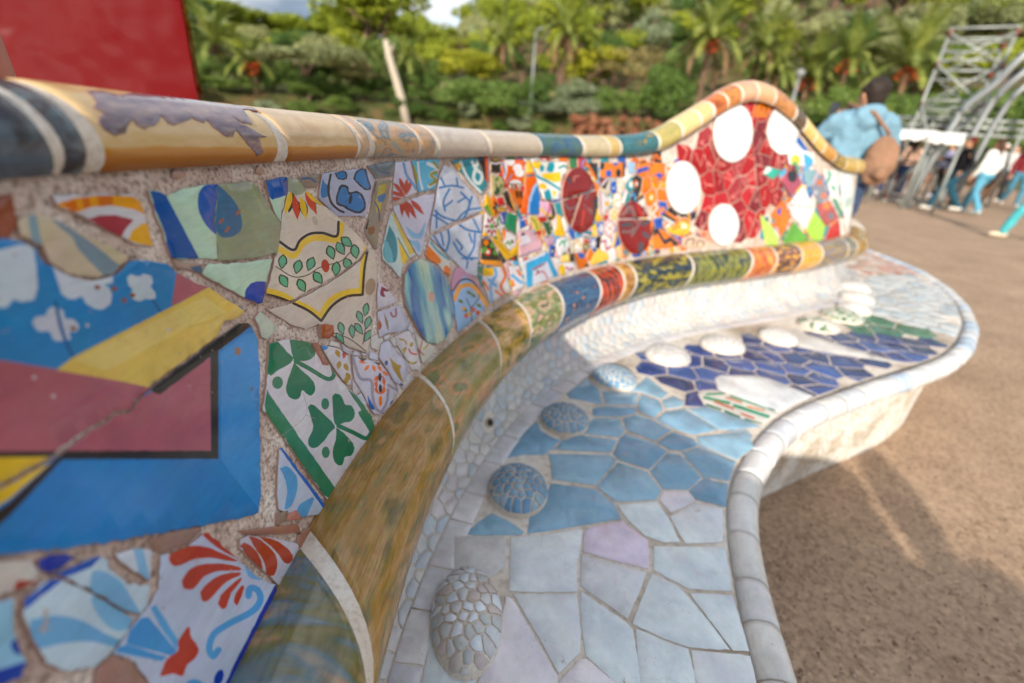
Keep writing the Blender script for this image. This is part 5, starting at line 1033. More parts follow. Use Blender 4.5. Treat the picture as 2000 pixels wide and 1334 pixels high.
def trunk_mesh(name,r0,r1,limbs,mat,seed,bend=.06):
    r=random.Random(seed); V=[];F=[]
    def tube(P,ra,rb,k=8):
        i0=len(V)
        for i,p in enumerate(P):
            t=i/(len(P)-1); d=(Vector(P[min(i+1,len(P)-1)])-Vector(P[max(i-1,0)])).normalized(); u=d.orthogonal().normalized(); w=d.cross(u); rr=ra+(rb-ra)*t
            for j in range(k): a=6.283*j/k; V.append(tuple(Vector(p)+(u*math.cos(a)+w*math.sin(a))*rr))
        for i in range(len(P)-1):
            for j in range(k): j2=(j+1)%k; F.append((i0+i*k+j,i0+i*k+j2,i0+(i+1)*k+j2,i0+(i+1)*k+j))
    P=[(r.uniform(-bend,bend)*i,r.uniform(-bend,bend)*i,i/5) for i in range(6)]; P[0]=(0,0,-.06); tube(P,r0,r1)
    for _ in range(limbs):
        t=r.randint(2,4); b=Vector(P[t]); a=r.uniform(0,6.28); e=b+Vector((math.cos(a)*.3,math.sin(a)*.3,r.uniform(.2,.45))); tube([tuple(b),tuple((b+e)/2+Vector((0,0,-.03))),tuple(e)],r0*.45,r1*.3,6)
    me=bpy.data.meshes.new(name); me.from_pydata(V,[],F); me.materials.append(mat); me.polygons.foreach_set('use_smooth',[True]*len(F)); me.update(); return me
CM={}
for k,n,cl,s,flat in [('pine',5200,16,.055,.8),('dark',5200,15,.05,1.1),('olive',5000,14,.05,.9),('lime',4200,13,.06,1),('bush',5200,20,.045,.85),('grey',4200,14,.05,.9),('dry',3000,12,.05,.9)]:
    CM[k]=[crown_mesh(f'{k}_crown',n,cl,s,LM[k],11*i+len(k)+ord(k[0]),flat) for i in range(3)]
TM=[trunk_mesh('trunk',.05,.026,5,M_BARK,i) for i in range(3)]
def spot(px,D):
    d=ray(px,270); a=math.atan2(d[0],d[1]); return D*math.sin(a),D*math.cos(a)
def top_z(px,py,D):
    a,t=bearing(px,py); return CAM_H+D*t
def tree(kind,px,ytop,D,wpx,label,group=None,trunk=True,name='tree',cat='tree',cfrac=.6,yb=None):
    x,y=spot(px,D); z0=hill(x,y) if D>33 else 0; zt=max(top_z(px,ytop,D),z0+1.0); h=zt-z0
    w=wpx/2*D/F_PX*.95*math.cos(math.atan2(x,y))**-0.0
    w*=1.12; t=empty(name,(x,y,z0-.05),rnd.uniform(0,6.28),label,cat,group)
    ch=h*cfrac if trunk else h*1.0
    c=link('crown',rnd.choice(CM[kind]),t); c.location=(0,0,h-ch*.5 if trunk else h*.45); c.scale=(w,w*rnd.uniform(.85,1.1),ch*.52)
    if trunk:
        k=link('trunk',rnd.choice(TM),t); k.scale=(min(h,9)*.9,min(h,9)*.9,max(h-ch*.6,1.0))
    return t
# named trees seen one by one in the photograph
tree('dark',385,-30,40,95,'dark green tree rising right beside the red board',trunk=True)
tree('pine',448,-14,58,110,'round pine crown at the left, standing against the sky',cfrac=.5)
tree('pine',540,12,66,120,'low broad bright pine under the open sky',cfrac=.6)
tree('pine',632,24,62,90,'small bright pine left of the tall brown-green pine',cfrac=.6)
tree('pine',738,-60,46,165,'tall brown-green pine whose crown leaves the top of the picture',cfrac=.55)
tree('olive',612,80,34.6,190,'large grey-green olive tree behind the middle of the coping')
tree('olive',692,115,35.4,120,'smaller olive tree right of the large grey-green one')
tree('lime',903,82,36,110,'bright yellow-green tree beside the brown-skirted palm')
tree('bush',942,138,33.8,160,'big rounded dark green bush behind the blue coping piece',trunk=False,name='bush',cat='bush')
tree('grey',1062,205,34.6,100,'low grey-green bush at the top of the rubble bank',trunk=False,name='bush',cat='bush')
tree('bush',690,180,35,80,'low bright bush below the olive trees',trunk=False,name='bush',cat='bush')
tree('bush',620,190,35,70,'small low bush under the large olive tree',trunk=False,name='bush',cat='bush')
tree('lime',1145,85,36.5,95,'lime green tree between the palm trunk and dry shrubs')
tree('dry',1215,75,36.5,120,'dry pale olive-brown shrub above the rubble bank')
tree('grey',1118,140,34.6,85,'grey-green shrub behind the tall palm trunk',trunk=False,name='bush',cat='bush')
tree('dark',1292,98,34.4,95,'dense dark green shrub left of the raised bench hump',trunk=False,name='bush',cat='bush')
tree('grey',1245,12,50,80,'grey-blue tree high on the slope above the dry shrub')
tree('pine',1160,-30,62,170,'wide pine high on the slope left of the big palm')
tree('olive',1625,25,52,110,'grey olive tree above the row of palms')
tree('olive',1690,70,48,120,'round dusty olive tree behind the person in blue')
tree('olive',1780,5,52,130,'large dusty olive tree left of the scaffold tower')
tree('grey',1600,20,56,80,'pale grey-green tree high above the palms')
tree('bush',1760,180,34.5,90,'bright green bush behind the hooded person',trunk=False,name='bush',cat='bush')
tree('lime',1690,200,34.2,70,'yellow-green bush beside the raised phone',trunk=False,name='bush',cat='bush')
tree('dark',1560,215,34.3,80,'low dark bush behind the end of the hump',trunk=False,name='bush',cat='bush')
tree('bush',1900,150,36,120,'green hedge seen through the scaffold tower',trunk=False,name='bush',cat='bush')
tree('bush',470,165,35,80,'low yellow-green bush below the left palms',trunk=False,name='bush',cat='bush')
tree('bush',400,160,36,70,'small green bush just right of the red board',trunk=False,name='bush',cat='bush')
tree('dark',860,175,36,70,'dark low shrub left of the big rounded bush',trunk=False,name='bush',cat='bush')
tree('dark',1020,150,38,70,'dark shrub behind the thin lamp post',trunk=False,name='bush',cat='bush')
# the wood that covers the slope
GL={'pine':('pine among the bright wood on the slope','pines of the hillside wood'),'dark':('dark leafy tree among the hillside wood','dark trees of the hillside wood'),'olive':('dusty grey-green tree among the hillside wood','olive trees of the hillside wood'),'bush':('mid green bushy tree on the lower slope','bushy trees of the lower slope'),'grey':('low grey-green shrub at the foot of the slope','grey shrubs at the foot of the slope'),'dry':('low dry brownish shrub at the foot of the slope','dry shrubs at the foot of the slope')}
rf=random.Random(5)
for D,n,kinds,hh,wd in [(33.4,46,['bush','grey','dark','dry','bush'],(.9,1.7),(1.1,2.0)),(35.2,44,['bush','bush','dark','olive'],(1.3,2.4),(1.3,2.2)),(37,26,['bush','dark','olive','bush'],(1.6,3.2),(1.6,2.6)),(43,26,['olive','bush','dark','pine'],(3,5),(2.2,3.2)),(51,30,['pine','olive','dark','pine'],(4.5,7),(2.6,3.8)),(61,32,['pine','pine','dark','olive'],(5.5,8.5),(3.2,4.6)),(74,34,['pine','pine','dark'],(6,9),(4,5.4)),(90,34,['pine'],(7,10),(5,6.4))]:
    for i in range(n+6):
        px=350+1750*(i+rf.uniform(.1,.9))/n if i<n else -260+600*rf.random(); k=rf.choice(kinds); Dd=D+rf.uniform(-1,1)*(.5 if D<36 else 3)
        if D<34 and 1085<px<1300: continue
        x,y=spot(px,Dd); z0=hill(x,y); h=rf.uniform(*hh)
        zc=top_z(px,-40,Dd) if px>900 else top_z(px,rf.uniform(40,70) if not 650<px<825 else 10,Dd)
        if px<900: h=min(h,zc-z0)
        if h<1: continue
        t=empty('tree',(x,y,z0-.05),rf.uniform(0,6.28),GL[k][0],'tree',GL[k][1]); c=link('crown',rf.choice(CM[k]),t); w=rf.uniform(*wd)*.62; tall=D>40
        ch=h*(.65 if tall else .95); c.location=(0,0,h-ch*.5); c.scale=(w,w*rf.uniform(.85,1.1),ch*.52)
        if tall: q=link('trunk',rf.choice(TM),t); q.scale=(h*.9,h*.9,max(h-ch*.6,1))
# palms
def frond_mesh(L,up,droop,mat,seed,wid=.42):
    r=random.Random(seed); V=[];F=[]; n=15; P=[]
    x=z=0; a=up
    for i in range(n+1):
        P.append(Vector((x,0,z))); a-=droop/n; x+=math.cos(a)*L/n; z+=math.sin(a)*L/n
    for i in range(n):
        w=.03*L/3*(1-i/n)+.008; b=len(V); V+= [P[i]+Vector((0,w,0)),P[i]-Vector((0,w,0)),P[i+1]-Vector((0,w*.9,0)),P[i+1]+Vector((0,w*.9,0))]; F.append((b,b+1,b+2,b+3))
    for i in range(2,n*3):
        t=i/(n*3); k=min(n-1,int(t*n)); p=P[k].lerp(P[k+1],t*n-k); d=(P[k+1]-P[k]).normalized(); ll=L*wid*math.sin(math.pi*min(.95,.12+t*.86))**.7*r.uniform(.8,1.1)
        for sgn in (-1,1):
            e=p+d*ll*.62+Vector((0,sgn*ll*.62,0))+Vector((-d.z,0,d.x))*ll*.18-Vector((0,0,ll*.25)); s=d*.022*L/2; b=len(V); V+= [p-s,p+s,e]; F.append((b,b+1,b+2))
    me=bpy.data.meshes.new('frond'); me.from_pydata([tuple(v) for v in V],[],F); me.materials.append(mat); me.update(); return me
FM=[frond_mesh(1,R(80),R(60),LM['palm'],1,.22),frond_mesh(1,R(62),R(80),LM['palm'],2,.22),frond_mesh(1,R(42),R(88),LM['palm'],3,.21),frond_mesh(1,R(20),R(80),LM['palm'],4,.2)]
DM=[frond_mesh(1,R(18),R(112),LM['dead'],5,.16),frond_mesh(1,R(0),R(85),LM['dead'],6,.16)]
def palm_trunk(seed):
    V=[];F=[];n,k=22,10; r=random.Random(seed)
    for i in range(n+1):
        t=i/n; rr=(.115+.05*(1-t)**3)*(1.12 if i%2 else .95)+(.06 if t>.93 else 0)
        for j in range(k): a=6.283*j/k; V.append((rr*math.cos(a)*r.uniform(.95,1.05),rr*math.sin(a)*r.uniform(.95,1.05),t))
    for i in range(n):
        for j in range(k): j2=(j+1)%k; F.append((i*k+j,i*k+j2,(i+1)*k+j2,(i+1)*k+j))
    me=bpy.data.meshes.new('palm_trunk'); me.from_pydata(V,[],F); me.materials.append(M_BARK); me.update(); return me
PT=[palm_trunk(i) for i in range(2)]
M_FRUIT=simple('palm_fruit','#c8541a',.6)
def fruit_mesh():
    bm=bmesh.new(); r=random.Random(3)
    for _ in range(40):
        m_=Matrix.Translation((r.uniform(-.35,.35),r.uniform(-.35,.35),r.uniform(-.35,.1))); bmesh.ops.create_icosphere(bm,subdivisions=1,radius=.07,matrix=m_)
    me=bpy.data.meshes.new('fruit_cluster'); bm.to_mesh(me); bm.free(); me.materials.append(M_FRUIT); return me
FRM=fruit_mesh()
def palm(px,py,D,rpx,label,nd=6,fruit=False,lean=0,nf=30):
    x,y=spot(px,D); z0=hill(x,y) if D>33 else 0; zc=top_z(px,py,D); h=max(1.5,zc-z0); t=empty('palm_tree',(x,y,z0-.1),0,label,'palm tree')
    t.rotation_euler=(0,R(lean),0); k=link('trunk',rnd.choice(PT),t); k.scale=(1.25,1.25,h)
    L=rpx*D/F_PX*.98
    for i in range(nf):
        e=i/nf; m_=FM[min(3,int(e*4))]; f=link('frond',m_,t); f.location=(0,0,h); f.rotation_euler=(0,0,i*2.399+rnd.uniform(-.2,.2)); s=L*rnd.uniform(.85,1.1); f.scale=(s,s,s)
    for i in range(nd):
        f=link('dead_frond',rnd.choice(DM),t); f.location=(0,0,h-.15); f.rotation_euler=(0,0,i*6.283/nd+rnd.uniform(-.3,.3)); s=L*rnd.uniform(.6,.9); f.scale=(s,s,s)
    if fruit: f=link('fruit_cluster',FRM,t); f.location=(0,-.15,h-.15); f.scale=(1.3,1.3,1.3)
palm(452,88,35.6,74,'leftmost palm, green and arching, nearest the red board',3)
palm(516,122,35,58,'small palm with orange fruit left of the large olive tree',2,True)
palm(718,108,36,50,'palm with hanging brown fronds left of the pale leaning trunk',9)
palm(800,116,35.6,56,'green palm right of the pale leaning trunk',3)
palm(976,80,36,64,'palm with a brown skirt beside the yellow-green tree',8)
palm(1085,66,35.2,82,'tall palm with long drooping brown fronds in the middle',10,False,1)
palm(1350,76,35.4,95,'large palm with a dark skirt left of the hump top',8,True,-1)
palm(1432,92,36.4,80,'palm leaning behind the large dark-skirted palm',5,False,5)
palm(1482,138,35.6,70,'low pale palm just above the hump',3)
palm(1545,150,36.5,80,'young spreading palm with orange fruit right of the hump',3,True)
palm(1608,115,36,72,'bright upright palm left of the hooded person',2,True)
palm(1722,130,37,100,'broad palm with large orange fruit behind the hooded person',3,True)
palm(1545,130,43,60,'small palm half hidden between two nearer ones',2)
# pale leaning trunk
def tube_obj(name,P,rad_,mat,parent=None,k=10,close=True,sm=True):
    V=[];F=[]; P=[Vector(p) for p in P]
    for i,p in enumerate(P):
        d=(P[min(i+1,len(P)-1)]-P[max(i-1,0)]).normalized(); u=d.cross(Vector((0,0,1))) if abs(d.z)<.95 else d.cross(Vector((1,0,0))); u.normalize(); w=d.cross(u); rr=rad_[i] if isinstance(rad_,(list,tuple)) else rad_
        for j in range(k): a=6.283185*j/k; V.append(tuple(p+(u*math.cos(a)+w*math.sin(a))*rr))
    for i in range(len(P)-1):
        for j in range(k): j2=(j+1)%k; F.append((i*k+j,i*k+j2,(i+1)*k+j2,(i+1)*k+j))
    s=[sm]*len(F)
    if close: F+= [tuple(range(k))[::-1],tuple(range((len(P)-1)*k,len(P)*k))]; s+=[False]*2
    return mesh(name,V,F,parent,[mat],None,s)
def at(px,py,D):
    a,t=bearing(px,py); return Vector((D*math.sin(a),D*math.cos(a),CAM_H+D*t))
x,y=spot(790,33.6); zb=hill(x,y); P=[at(797,232,33.6),at(785,195,33.7),at(772,150,33.8),at(760,110,33.9),at(753,78,34)]; P[0].z=zb-.2
t=empty('tree',(P[0].x,P[0].y,zb),0,'pale bare trunk leaning left behind the bench coping','tree trunk'); L=[p-Vector((P[0].x,P[0].y,zb)) for p in P]
tube_obj('trunk',L,[.29,.27,.24,.21,.16],M_PALEBARK,t); tube_obj('branch_stub',[L[3],L[3]+Vector((.25,0,.5)),L[3]+Vector((.3,.1,.9))],[.1,.07,.04],M_PALEBARK,t,6)
# lamp posts
M_GREY=simple('galvanised_steel','#9aa0a2',.35,.75,0,.001,.12,3); M_DGREY=simple('grey_painted_steel','#8d9496',.5,.2)
def lamp_post(px0,py0,px1,py1,D,label,ball=False):
    a=at(px0,py0,D); z0=hill(a.x,a.y) if D>33 else 0; t=empty('lamp_post',(a.x,a.y,z0),0,label,'lamp post'); h=top_z(px1,py1,D)-z0
    tube_obj('pole',[(0,0,-.1),(0,0,h*.5),(0,0,h)],[.09,.07,.05],M_DGREY,t); tube_obj('foot',[(0,0,-.05),(0,0,.35)],.13,M_DGREY,t)
    if ball: tube_obj('lamp_head',[(0,0,h),(0,0,h+.08),(0,0,h+.2),(0,0,h+.3),(0,0,h+.34)],[.06,.16,.2,.14,.03],simple('lamp_glass','#7f8484',.3),t)
    else: tube_obj('lamp_arm',[(0,0,h),(.15,-.1,h+.1),(.45,-.3,h+.12)],[.05,.045,.05],M_DGREY,t,8)
lamp_post(1036,213,1043,60,34.5,'thin pale lamp post in front of the dark shrub'); lamp_post(1540,225,1566,152,26,'short lamp post with a round head behind the hump',True)
# rubble bank
M_RUB=mortar('red_rubble','#6e4634','#85573f','#a07a60',8)
bk_=empty('rubble_bank',(0,0,0),0,'low bank of reddish rubble stones at the foot of the hill','stone wall'); bm=bmesh.new(); rr=random.Random(9)
for _ in range(900):
    az=R(rr.uniform(-14,44)); D=32.6+rr.uniform(0,1.2); z=rr.uniform(0,2.15)*min(1,(D-32.0)); s=rr.uniform(.16,.42)
    if not 5<math.degrees(az)<18.5: z*=.35
    m_=Matrix.Translation((D*math.sin(az),D*math.cos(az),z))@Matrix.Rotation(rr.uniform(0,6),4,'Z')@Matrix.Diagonal((s,s*.7,s*.6,1)); bmesh.ops.create_icosphere(bm,subdivisions=1,radius=1,matrix=m_)
for v_ in bm.verts: v_.co+=Vector((rr.gauss(0,.03),rr.gauss(0,.03),rr.gauss(0,.03)))
me=bpy.data.meshes.new('stones'); bm.to_mesh(me); bm.free(); s_=link('stones',me,bk_,[M_RUB]); s_['kind']='stuff'
# ------------------------------------------------------------------ red board behind the bench
tr=NT('red_lacquer'); tr.set(Base_Color=(.13,.0005,.0008,1),Roughness=.05,Specular_IOR_Level=.22); v=tr.obj(); tr.bump(tr.noise(2.2,3,.5,v).outputs['Fac'],.5,.05)
a0=at(365,90,1.75); rb=empty('red_board',(0,0,0),0,'glossy red board standing upright behind the near end of the bench','board')
dx=Vector((-math.cos(R(-33)),math.sin(R(-33)),0)).normalized(); dx=Vector((-1,-.30,0)).normalized(); dn=Vector((dx.y,-dx.x,0)); 
if dn.dot(Vector((0,0,0))-a0)<0: dn=-dn
c=Vector((a0.x,a0.y,0)); V=[]
for o_ in (0,-.045):
    for l_,z_ in ((0,.02),(1.9,.02),(1.9,2.3),(0,2.3)):
        # the face leans back a little, like a notice board
        p=c+dx*l_+dn*(o_-.10*(z_-1.2)); V.append((p.x,p.y,z_))
F=[(0,1,2,3),(7,6,5,4),(0,3,7,4),(1,5,6,2),(3,2,6,7),(0,4,5,1)]
b_=mesh('panel',V,F,rb,[tr.m]); bv=b_.modifiers.new('bevel','BEVEL'); bv.width=.004; bv.segments=2
q=at(-72,100,1.0); tube_obj('wooden_post',[(q.x,q.y,0),(q.x,q.y,1.2),(q.x,q.y,1.38)],[.045,.045,.04],simple('terracotta_post','#a0604a',.6),None,12); po=bpy.data.objects['wooden_post']; tag(po,'slim terracotta coloured post at the left edge, before the red board','post')
# ------------------------------------------------------------------ scaffold tower, truss, bent tubes, awnings, barrier
M_SCAF=simple('scaffold_zinc','#9aa09c',.45,.25,0,.001,.1,3); M_RED=simple('red_clamp','#b04a3a',.5)
def bar(parent,a,b,r=.03,name='tube',mat=None): return tube_obj(name,[a,b],r,mat or M_SCAF,parent,8)
A=spot(1762,17.0); A=Vector((*A,0)); a_,t_=bearing(1762,300); A=Vector((17*math.sin(a_),17*math.cos(a_),0)); a_,t_=bearing(1878,304); B=Vector((17.2*math.sin(a_),17.2*math.cos(a_),0))
dpt=Vector((A.x,A.y,0)).normalized()*2.0
LV=[.15]+[top_z(x,y,17) for x,y in ((1800,205),(1829,128),(1853,66))]; top=LV[-1]+.12
sc=empty('scaffold_tower',A,0,'steel scaffold tower with cross braces, standing at the far right of the plaza','scaffold')
Cn=[Vector((0,0,0)),B-A,B-A+dpt,dpt]
for c in Cn: bar(sc,c,c+Vector((0,0,top)),.032,'upright'); tube_obj('base_plate',[c+Vector((0,0,0)),c+Vector((0,0,.03))],.09,M_SCAF,sc,8)
for z in LV:
    for i in range(4):
        c,d=Cn[i],Cn[(i+1)%4]
        for dz in (0,.22) if z>1 else (0,): bar(sc,c+Vector((0,0,z+dz-.11)),d+Vector((0,0,z+dz-.11)),.027,'ledger')
        for k in (.0,1.0): q=c.lerp(d,k)+Vector((0,0,z)); tube_obj('clamp',[q-Vector((0,0,.07)),q+Vector((0,0,.07))],.05,M_RED,sc,6)
for z0,z1 in zip(LV[:-1],LV[1:]):
    for i in (0,2):
        c,d=Cn[i],Cn[(i+1)%4]; o=Vector((0,0,0))+(dpt*-.03 if i==0 else dpt*.03); bar(sc,c+Vector((0,0,z0))+o,d+Vector((0,0,z1))+o,.024,'brace'); bar(sc,d+Vector((0,0,z0))+o*1.8,c+Vector((0,0,z1))+o*1.8,.024,'brace')
tz=[top_z(1790,y,18.5) for y in (258,244,230)]
tr_=empty('scaffold_truss',(0,0,0),0,'long horizontal steel truss running behind the visitors','truss')
a_,_q=bearing(1725,262); P0=Vector((18.5*math.sin(a_),18.5*math.cos(a_),0)); a_,_q=bearing(2120,300); P1=Vector((19.5*math.sin(a_),19.5*math.cos(a_),0))
for z in tz: bar(tr_,P0+Vector((0,0,z)),P1+Vector((0,0,z)),.04,'chord')
n=9
for i in range(n+1):
    q=P0.lerp(P1,i/n); bar(tr_,q+Vector((.05,-.05,0 if i%3==0 else tz[0])),q+Vector((.05,-.05,tz[-1])),.03,'post')
    if i<n: q2=P0.lerp(P1,(i+1)/n); bar(tr_,q+Vector((-.05,.05,tz[0])),q2+Vector((-.05,.05,tz[-1])),.022,'diagonal')
def bent(name,px,D,r,label):
    P=[at(x,y,D) for x,y in px]; d=(P[-1]-P[-2]).normalized(); k=P[-1].z/-d.z if d.z<-.05 else 1; P.append(P[-1]+d*k)
    d0=(P[0]-P[1]).normalized(); e=P[0]+d0*1.2+Vector((.3,0,-.1)); P=[Vector((e.x+1.2,e.y-.6,0)),e+Vector((.9,-.4,-1.2)),e]+P
    Q=[Vector(p) for p in curve([tuple(p) for p in P],6)]; t=empty(name,(Q[-1].x,Q[-1].y,0),0,label,'steel tube','bent steel tubes of the stage frame'); o=Vector((Q[-1].x,Q[-1].y,0))
    tube_obj('tube',[q-o for q in Q],r,M_GREY,t,12); tube_obj('foot_plate',[Vector((0,0,.0)),Vector((0,0,.03))],r*2,M_GREY,t,12)
bent('bent_tube',[(2000,108),(1945,163),(1888,207),(1858,250),(1833,292)],16,.085,'front and brightest of the three bent steel tubes at the right edge')
bent('bent_tube',[(2000,141),(1943,194),(1912,242),(1886,292)],16.6,.08,'middle one of the three bent steel tubes at the right edge')
bent('bent_tube',[(2000,170),(1967,205),(1935,255),(1915,292)],17.2,.07,'rear and lowest of the three bent steel tubes at the right edge')
M_WHITE=simple('white_canvas','#e6e6e4',.7,0,12,.01,.04)
def awning(x0,x1,y0,y1,D,label,nleg=2):
    a=at(x0,y1,D);b=at(x1,y1+3,D); zt=top_z(x0,y0,D); zb=top_z(x0,y1,D); t=empty('white_canopy',(a.x,a.y,0),0,label,'canopy','white canopies beside the truss'); d=Vector((b.x-a.x,b.y-a.y,0)); n=Vector((-d.y,d.x,0)).normalized()*.9; V=[];F=[]
    m_=10
    for i in range(m_+1):
        q=d*(i/m_); s=.03*math.sin(i*1.9)
        for w,z in ((0,zb+s),(0,zt+s),(.5,zt+.12),(1,zt),(1,zb)): p=q+n*w; V.append((p.x,p.y,z))
    for i in range(m_):
        for j in range(4): k=i*5+j; F.append((k,k+5,k+6,k+1))
    o=mesh('canvas',V,F,t,[M_WHITE],None,False); so=o.modifiers.new('thick','SOLIDIFY'); so.thickness=.015
    for i in range(nleg):
        for w in (0.03,.97): q=d*(i/(nleg-1))*.98+d*.01+n*w; bar(t,q,q+Vector((0,0,zt)),.025,'leg')
awning(1738,1826,260,270,15.5,'left white canopy between the hooded person and the bent tubes'); awning(1812,1880,267,278,14.8,'right white canopy partly behind the bent tubes')
def barrier(px,py,D,label):
    q=at(px,py,D); a=math.atan2(q.x,q.y); t=empty('crowd_barrier',(q.x,q.y,0),-a,label,'barrier'); M=simple('barrier_steel','#4a4c4e',.5,.4)
    tube_obj('frame',[(-1.1,0,.15),(-1.1,0,1.05),(1.1,0,1.05),(1.1,0,.15),(-1.1,0,.15)],.022,M,t,8,False)
    for i in range(1,16): tube_obj('bar',[(-1.1+i*2.2/16,0,.15),(-1.1+i*2.2/16,0,1.05)],.009,M,t,6)
    for x in (-.8,.8): tube_obj('foot',[(x,-.3,.02),(x,0,.16),(x,.3,.02)],.02,M,t,6)
barrier(1808,340,17,'dark steel crowd barrier behind the visitor in beige')
# ------------------------------------------------------------------ people
FOLDS=bpy.data.textures.new('cloth_folds','CLOUDS'); FOLDS.noise_scale=.11; FOLDS.noise_depth=2
def cap(bm,a,b,ra,rb):
    a,b=Vector(a),Vector(b)
    for p,r in ((a,ra),(b,rb)): bmesh.ops.create_icosphere(bm,subdivisions=2,radius=r,matrix=Matrix.Translation(p))
    d=b-a
    if d.length>1e-4: bmesh.ops.create_cone(bm,cap_ends=True,segments=14,radius1=ra,radius2=rb,depth=d.length,matrix=Matrix.Translation((a+b)/2)@d.to_track_quat('Z','Y').to_matrix().to_4x4())
def ball(bm,p,s): bmesh.ops.create_icosphere(bm,subdivisions=3,radius=1,matrix=Matrix.Translation(p)@Matrix.Diagonal((*s,1)))
def skin_obj(name,bm,mat,parent,vox,it=4):
    me=bpy.data.meshes.new(name); bm.to_mesh(me); bm.free(); o=link(name,me,parent,[mat]); r=o.modifiers.new('remesh','REMESH'); r.mode='VOXEL'; r.voxel_size=vox; r.use_smooth_shade=True
    s=o.modifiers.new('smooth','SMOOTH'); s.iterations=it; s.factor=.5
    if vox==.014:                                 # cloth folds
        dp=o.modifiers.new('folds','DISPLACE'); dp.texture=FOLDS; dp.strength=.045; dp.mid_level=.5; dp.texture_coords='LOCAL'
    return o
_mc={}
def cm(h,rough=.85,sc_=9):
    if h not in _mc: _mc[h]=simple('cloth_'+h.strip('#'),h,rough,0,28,.012,.16,sc_,.2)
    return _mc[h]
def person(loc,yaw,H,label,skin='#b98a6c',hair='#2a211d',top='#888888',legs='#2c3a54',shoe='#d8d4cc',group=None,pose={},long=False,hairlong=False,bag=None,hood=False,cat='person',skirt=None):
    s=H/1.72; t=empty('person',loc,yaw,label,cat,group); J=dict(pel=(0,0,.95),che=(0,0,1.26),nek=(0,.0,1.46),hd=(0,.02,1.60),sL=(-.185,0,1.405),sR=(.185,0,1.405),eL=(-.25,-.02,1.13),eR=(.25,-.02,1.13),wL=(-.26,.08,.89),wR=(.26,.08,.89),hL=(-.09,0,.92),hR=(.09,0,.92),kL=(-.10,.02,.50),kR=(.10,.02,.50),aL=(-.10,-.02,.08),aR=(.10,-.02,.08))
    J.update(pose); J={k:Vector(v)*s for k,v in J.items()}; S=lambda x:x*s
    M_S=simple('skin_'+skin.strip('#'),skin,.5,0,0,.001,.06,6) if skin not in _mc else _mc[skin]; _mc[skin]=M_S
    bm=bmesh.new(); hd=J['hd']; lk=Vector(pose.get('look',(0,1,0))).normalized(); sd_=lk.cross(Vector((0,0,1))).normalized()
    ball(bm,hd,(S(.074),S(.088),S(.112))); ball(bm,hd+lk*S(.03)-Vector((0,0,S(.06))),(S(.052),S(.055),S(.055))); cap(bm,hd+lk*S(.088)+Vector((0,0,S(.01))),hd+lk*S(.104)-Vector((0,0,S(.02))),S(.011),S(.016))
    cap(bm,hd+lk*S(.086)-Vector((0,0,S(.052)))-sd_*S(.018),hd+lk*S(.086)-Vector((0,0,S(.052)))+sd_*S(.018),S(.009),S(.009))
    for q in (-1,1): ball(bm,hd+sd_*q*S(.078)-lk*S(.005),(S(.014),S(.02),S(.032)))
    cap(bm,J['nek']-Vector((0,0,S(.04))),hd-Vector((0,0,S(.06))),S(.056),S(.052))
    def torso(b,e):
        cap(b,J['sL']+(J['sR']-J['sL'])*.12,J['sR']+(J['sL']-J['sR'])*.12,S(.07)+e,S(.07)+e); m_=(J['sL']+J['sR'])/2
        for k in (-.07,.07): cap(b,m_+Vector((S(k),0,-S(.04))),J['pel']+Vector((S(k)*.9,0,S(.02))),S(.105)+e,S(.1)+e)
    def arms(b,e,end=1):
        for q in 'LR': cap(b,J['s'+q],J['e'+q],S(.056)+e,S(.043)+e); w=J['e'+q].lerp(J['w'+q],end); cap(b,J['e'+q],w,S(.043)+e,S(.032)+e)
    def legsf(b,e,end=1):
        for q in 'LR': cap(b,J['h'+q],J['k'+q],S(.085)+e,S(.056)+e); cap(b,J['k'+q],J['k'+q].lerp(J['a'+q],end),S(.055)+e*1.3,S(.04)+e*1.6)
        cap(b,J['hL'],J['hR'],S(.1)+e,S(.1)+e)
    torso(bm,0); arms(bm,0); legsf(bm,0)
    for q in 'LR':
        d=(J['w'+q]-J['e'+q]).normalized(); w=J['w'+q]; u=d.cross(Vector((0,1,.3))).normalized(); p=d.cross(u); cap(bm,w,w+d*S(.055),S(.03),S(.036))
        for i,(o_,l_) in enumerate(((-.027,.062),(-.009,.075),(.009,.07),(.027,.055))): b0=w+d*S(.075)+u*S(o_); b1=b0+d*S(l_*.55)+p*S(.012); cap(bm,b0,b1,S(.0105),S(.0095)); cap(bm,b1,b1+(d+p*.7).normalized()*S(l_*.5),S(.0095),S(.008))
        b0=w+d*S(.025)+u*S(-.03); cap(bm,b0,b0+(d*.7-u*.75+p*.3).normalized()*S(.055),S(.013),S(.010))
        a=J['a'+q]; cap(bm,a-Vector((0,S(.03),S(.03))),a+Vector((0,S(.13),-S(.045))),S(.038),S(.03))
    skin_obj('body',bm,M_S,t,.0095 if H>0 else .02,3)
    bm=bmesh.new(); torso(bm,S(.016)); arms(bm,S(.014),.94)
    if long: cap(bm,J['pel'],J['pel']-Vector((0,0,S(.32))),S(.15),S(.17))
    if hood: ball(bm,J['nek']+Vector((0,-S(.09),-S(.02))),(S(.12),S(.085),S(.10))); cap(bm,J['nek']-Vector((S(.06),0,S(.02))),J['nek']+Vector((S(.06),0,-S(.02))),S(.085),S(.085))
    skin_obj('jacket' if (long or hood) else 'sweater',bm,cm(top),t,.014,5)
    bm=bmesh.new(); legsf(bm,S(.014),.97); skin_obj('trousers',bm,cm(legs),t,.014,4)
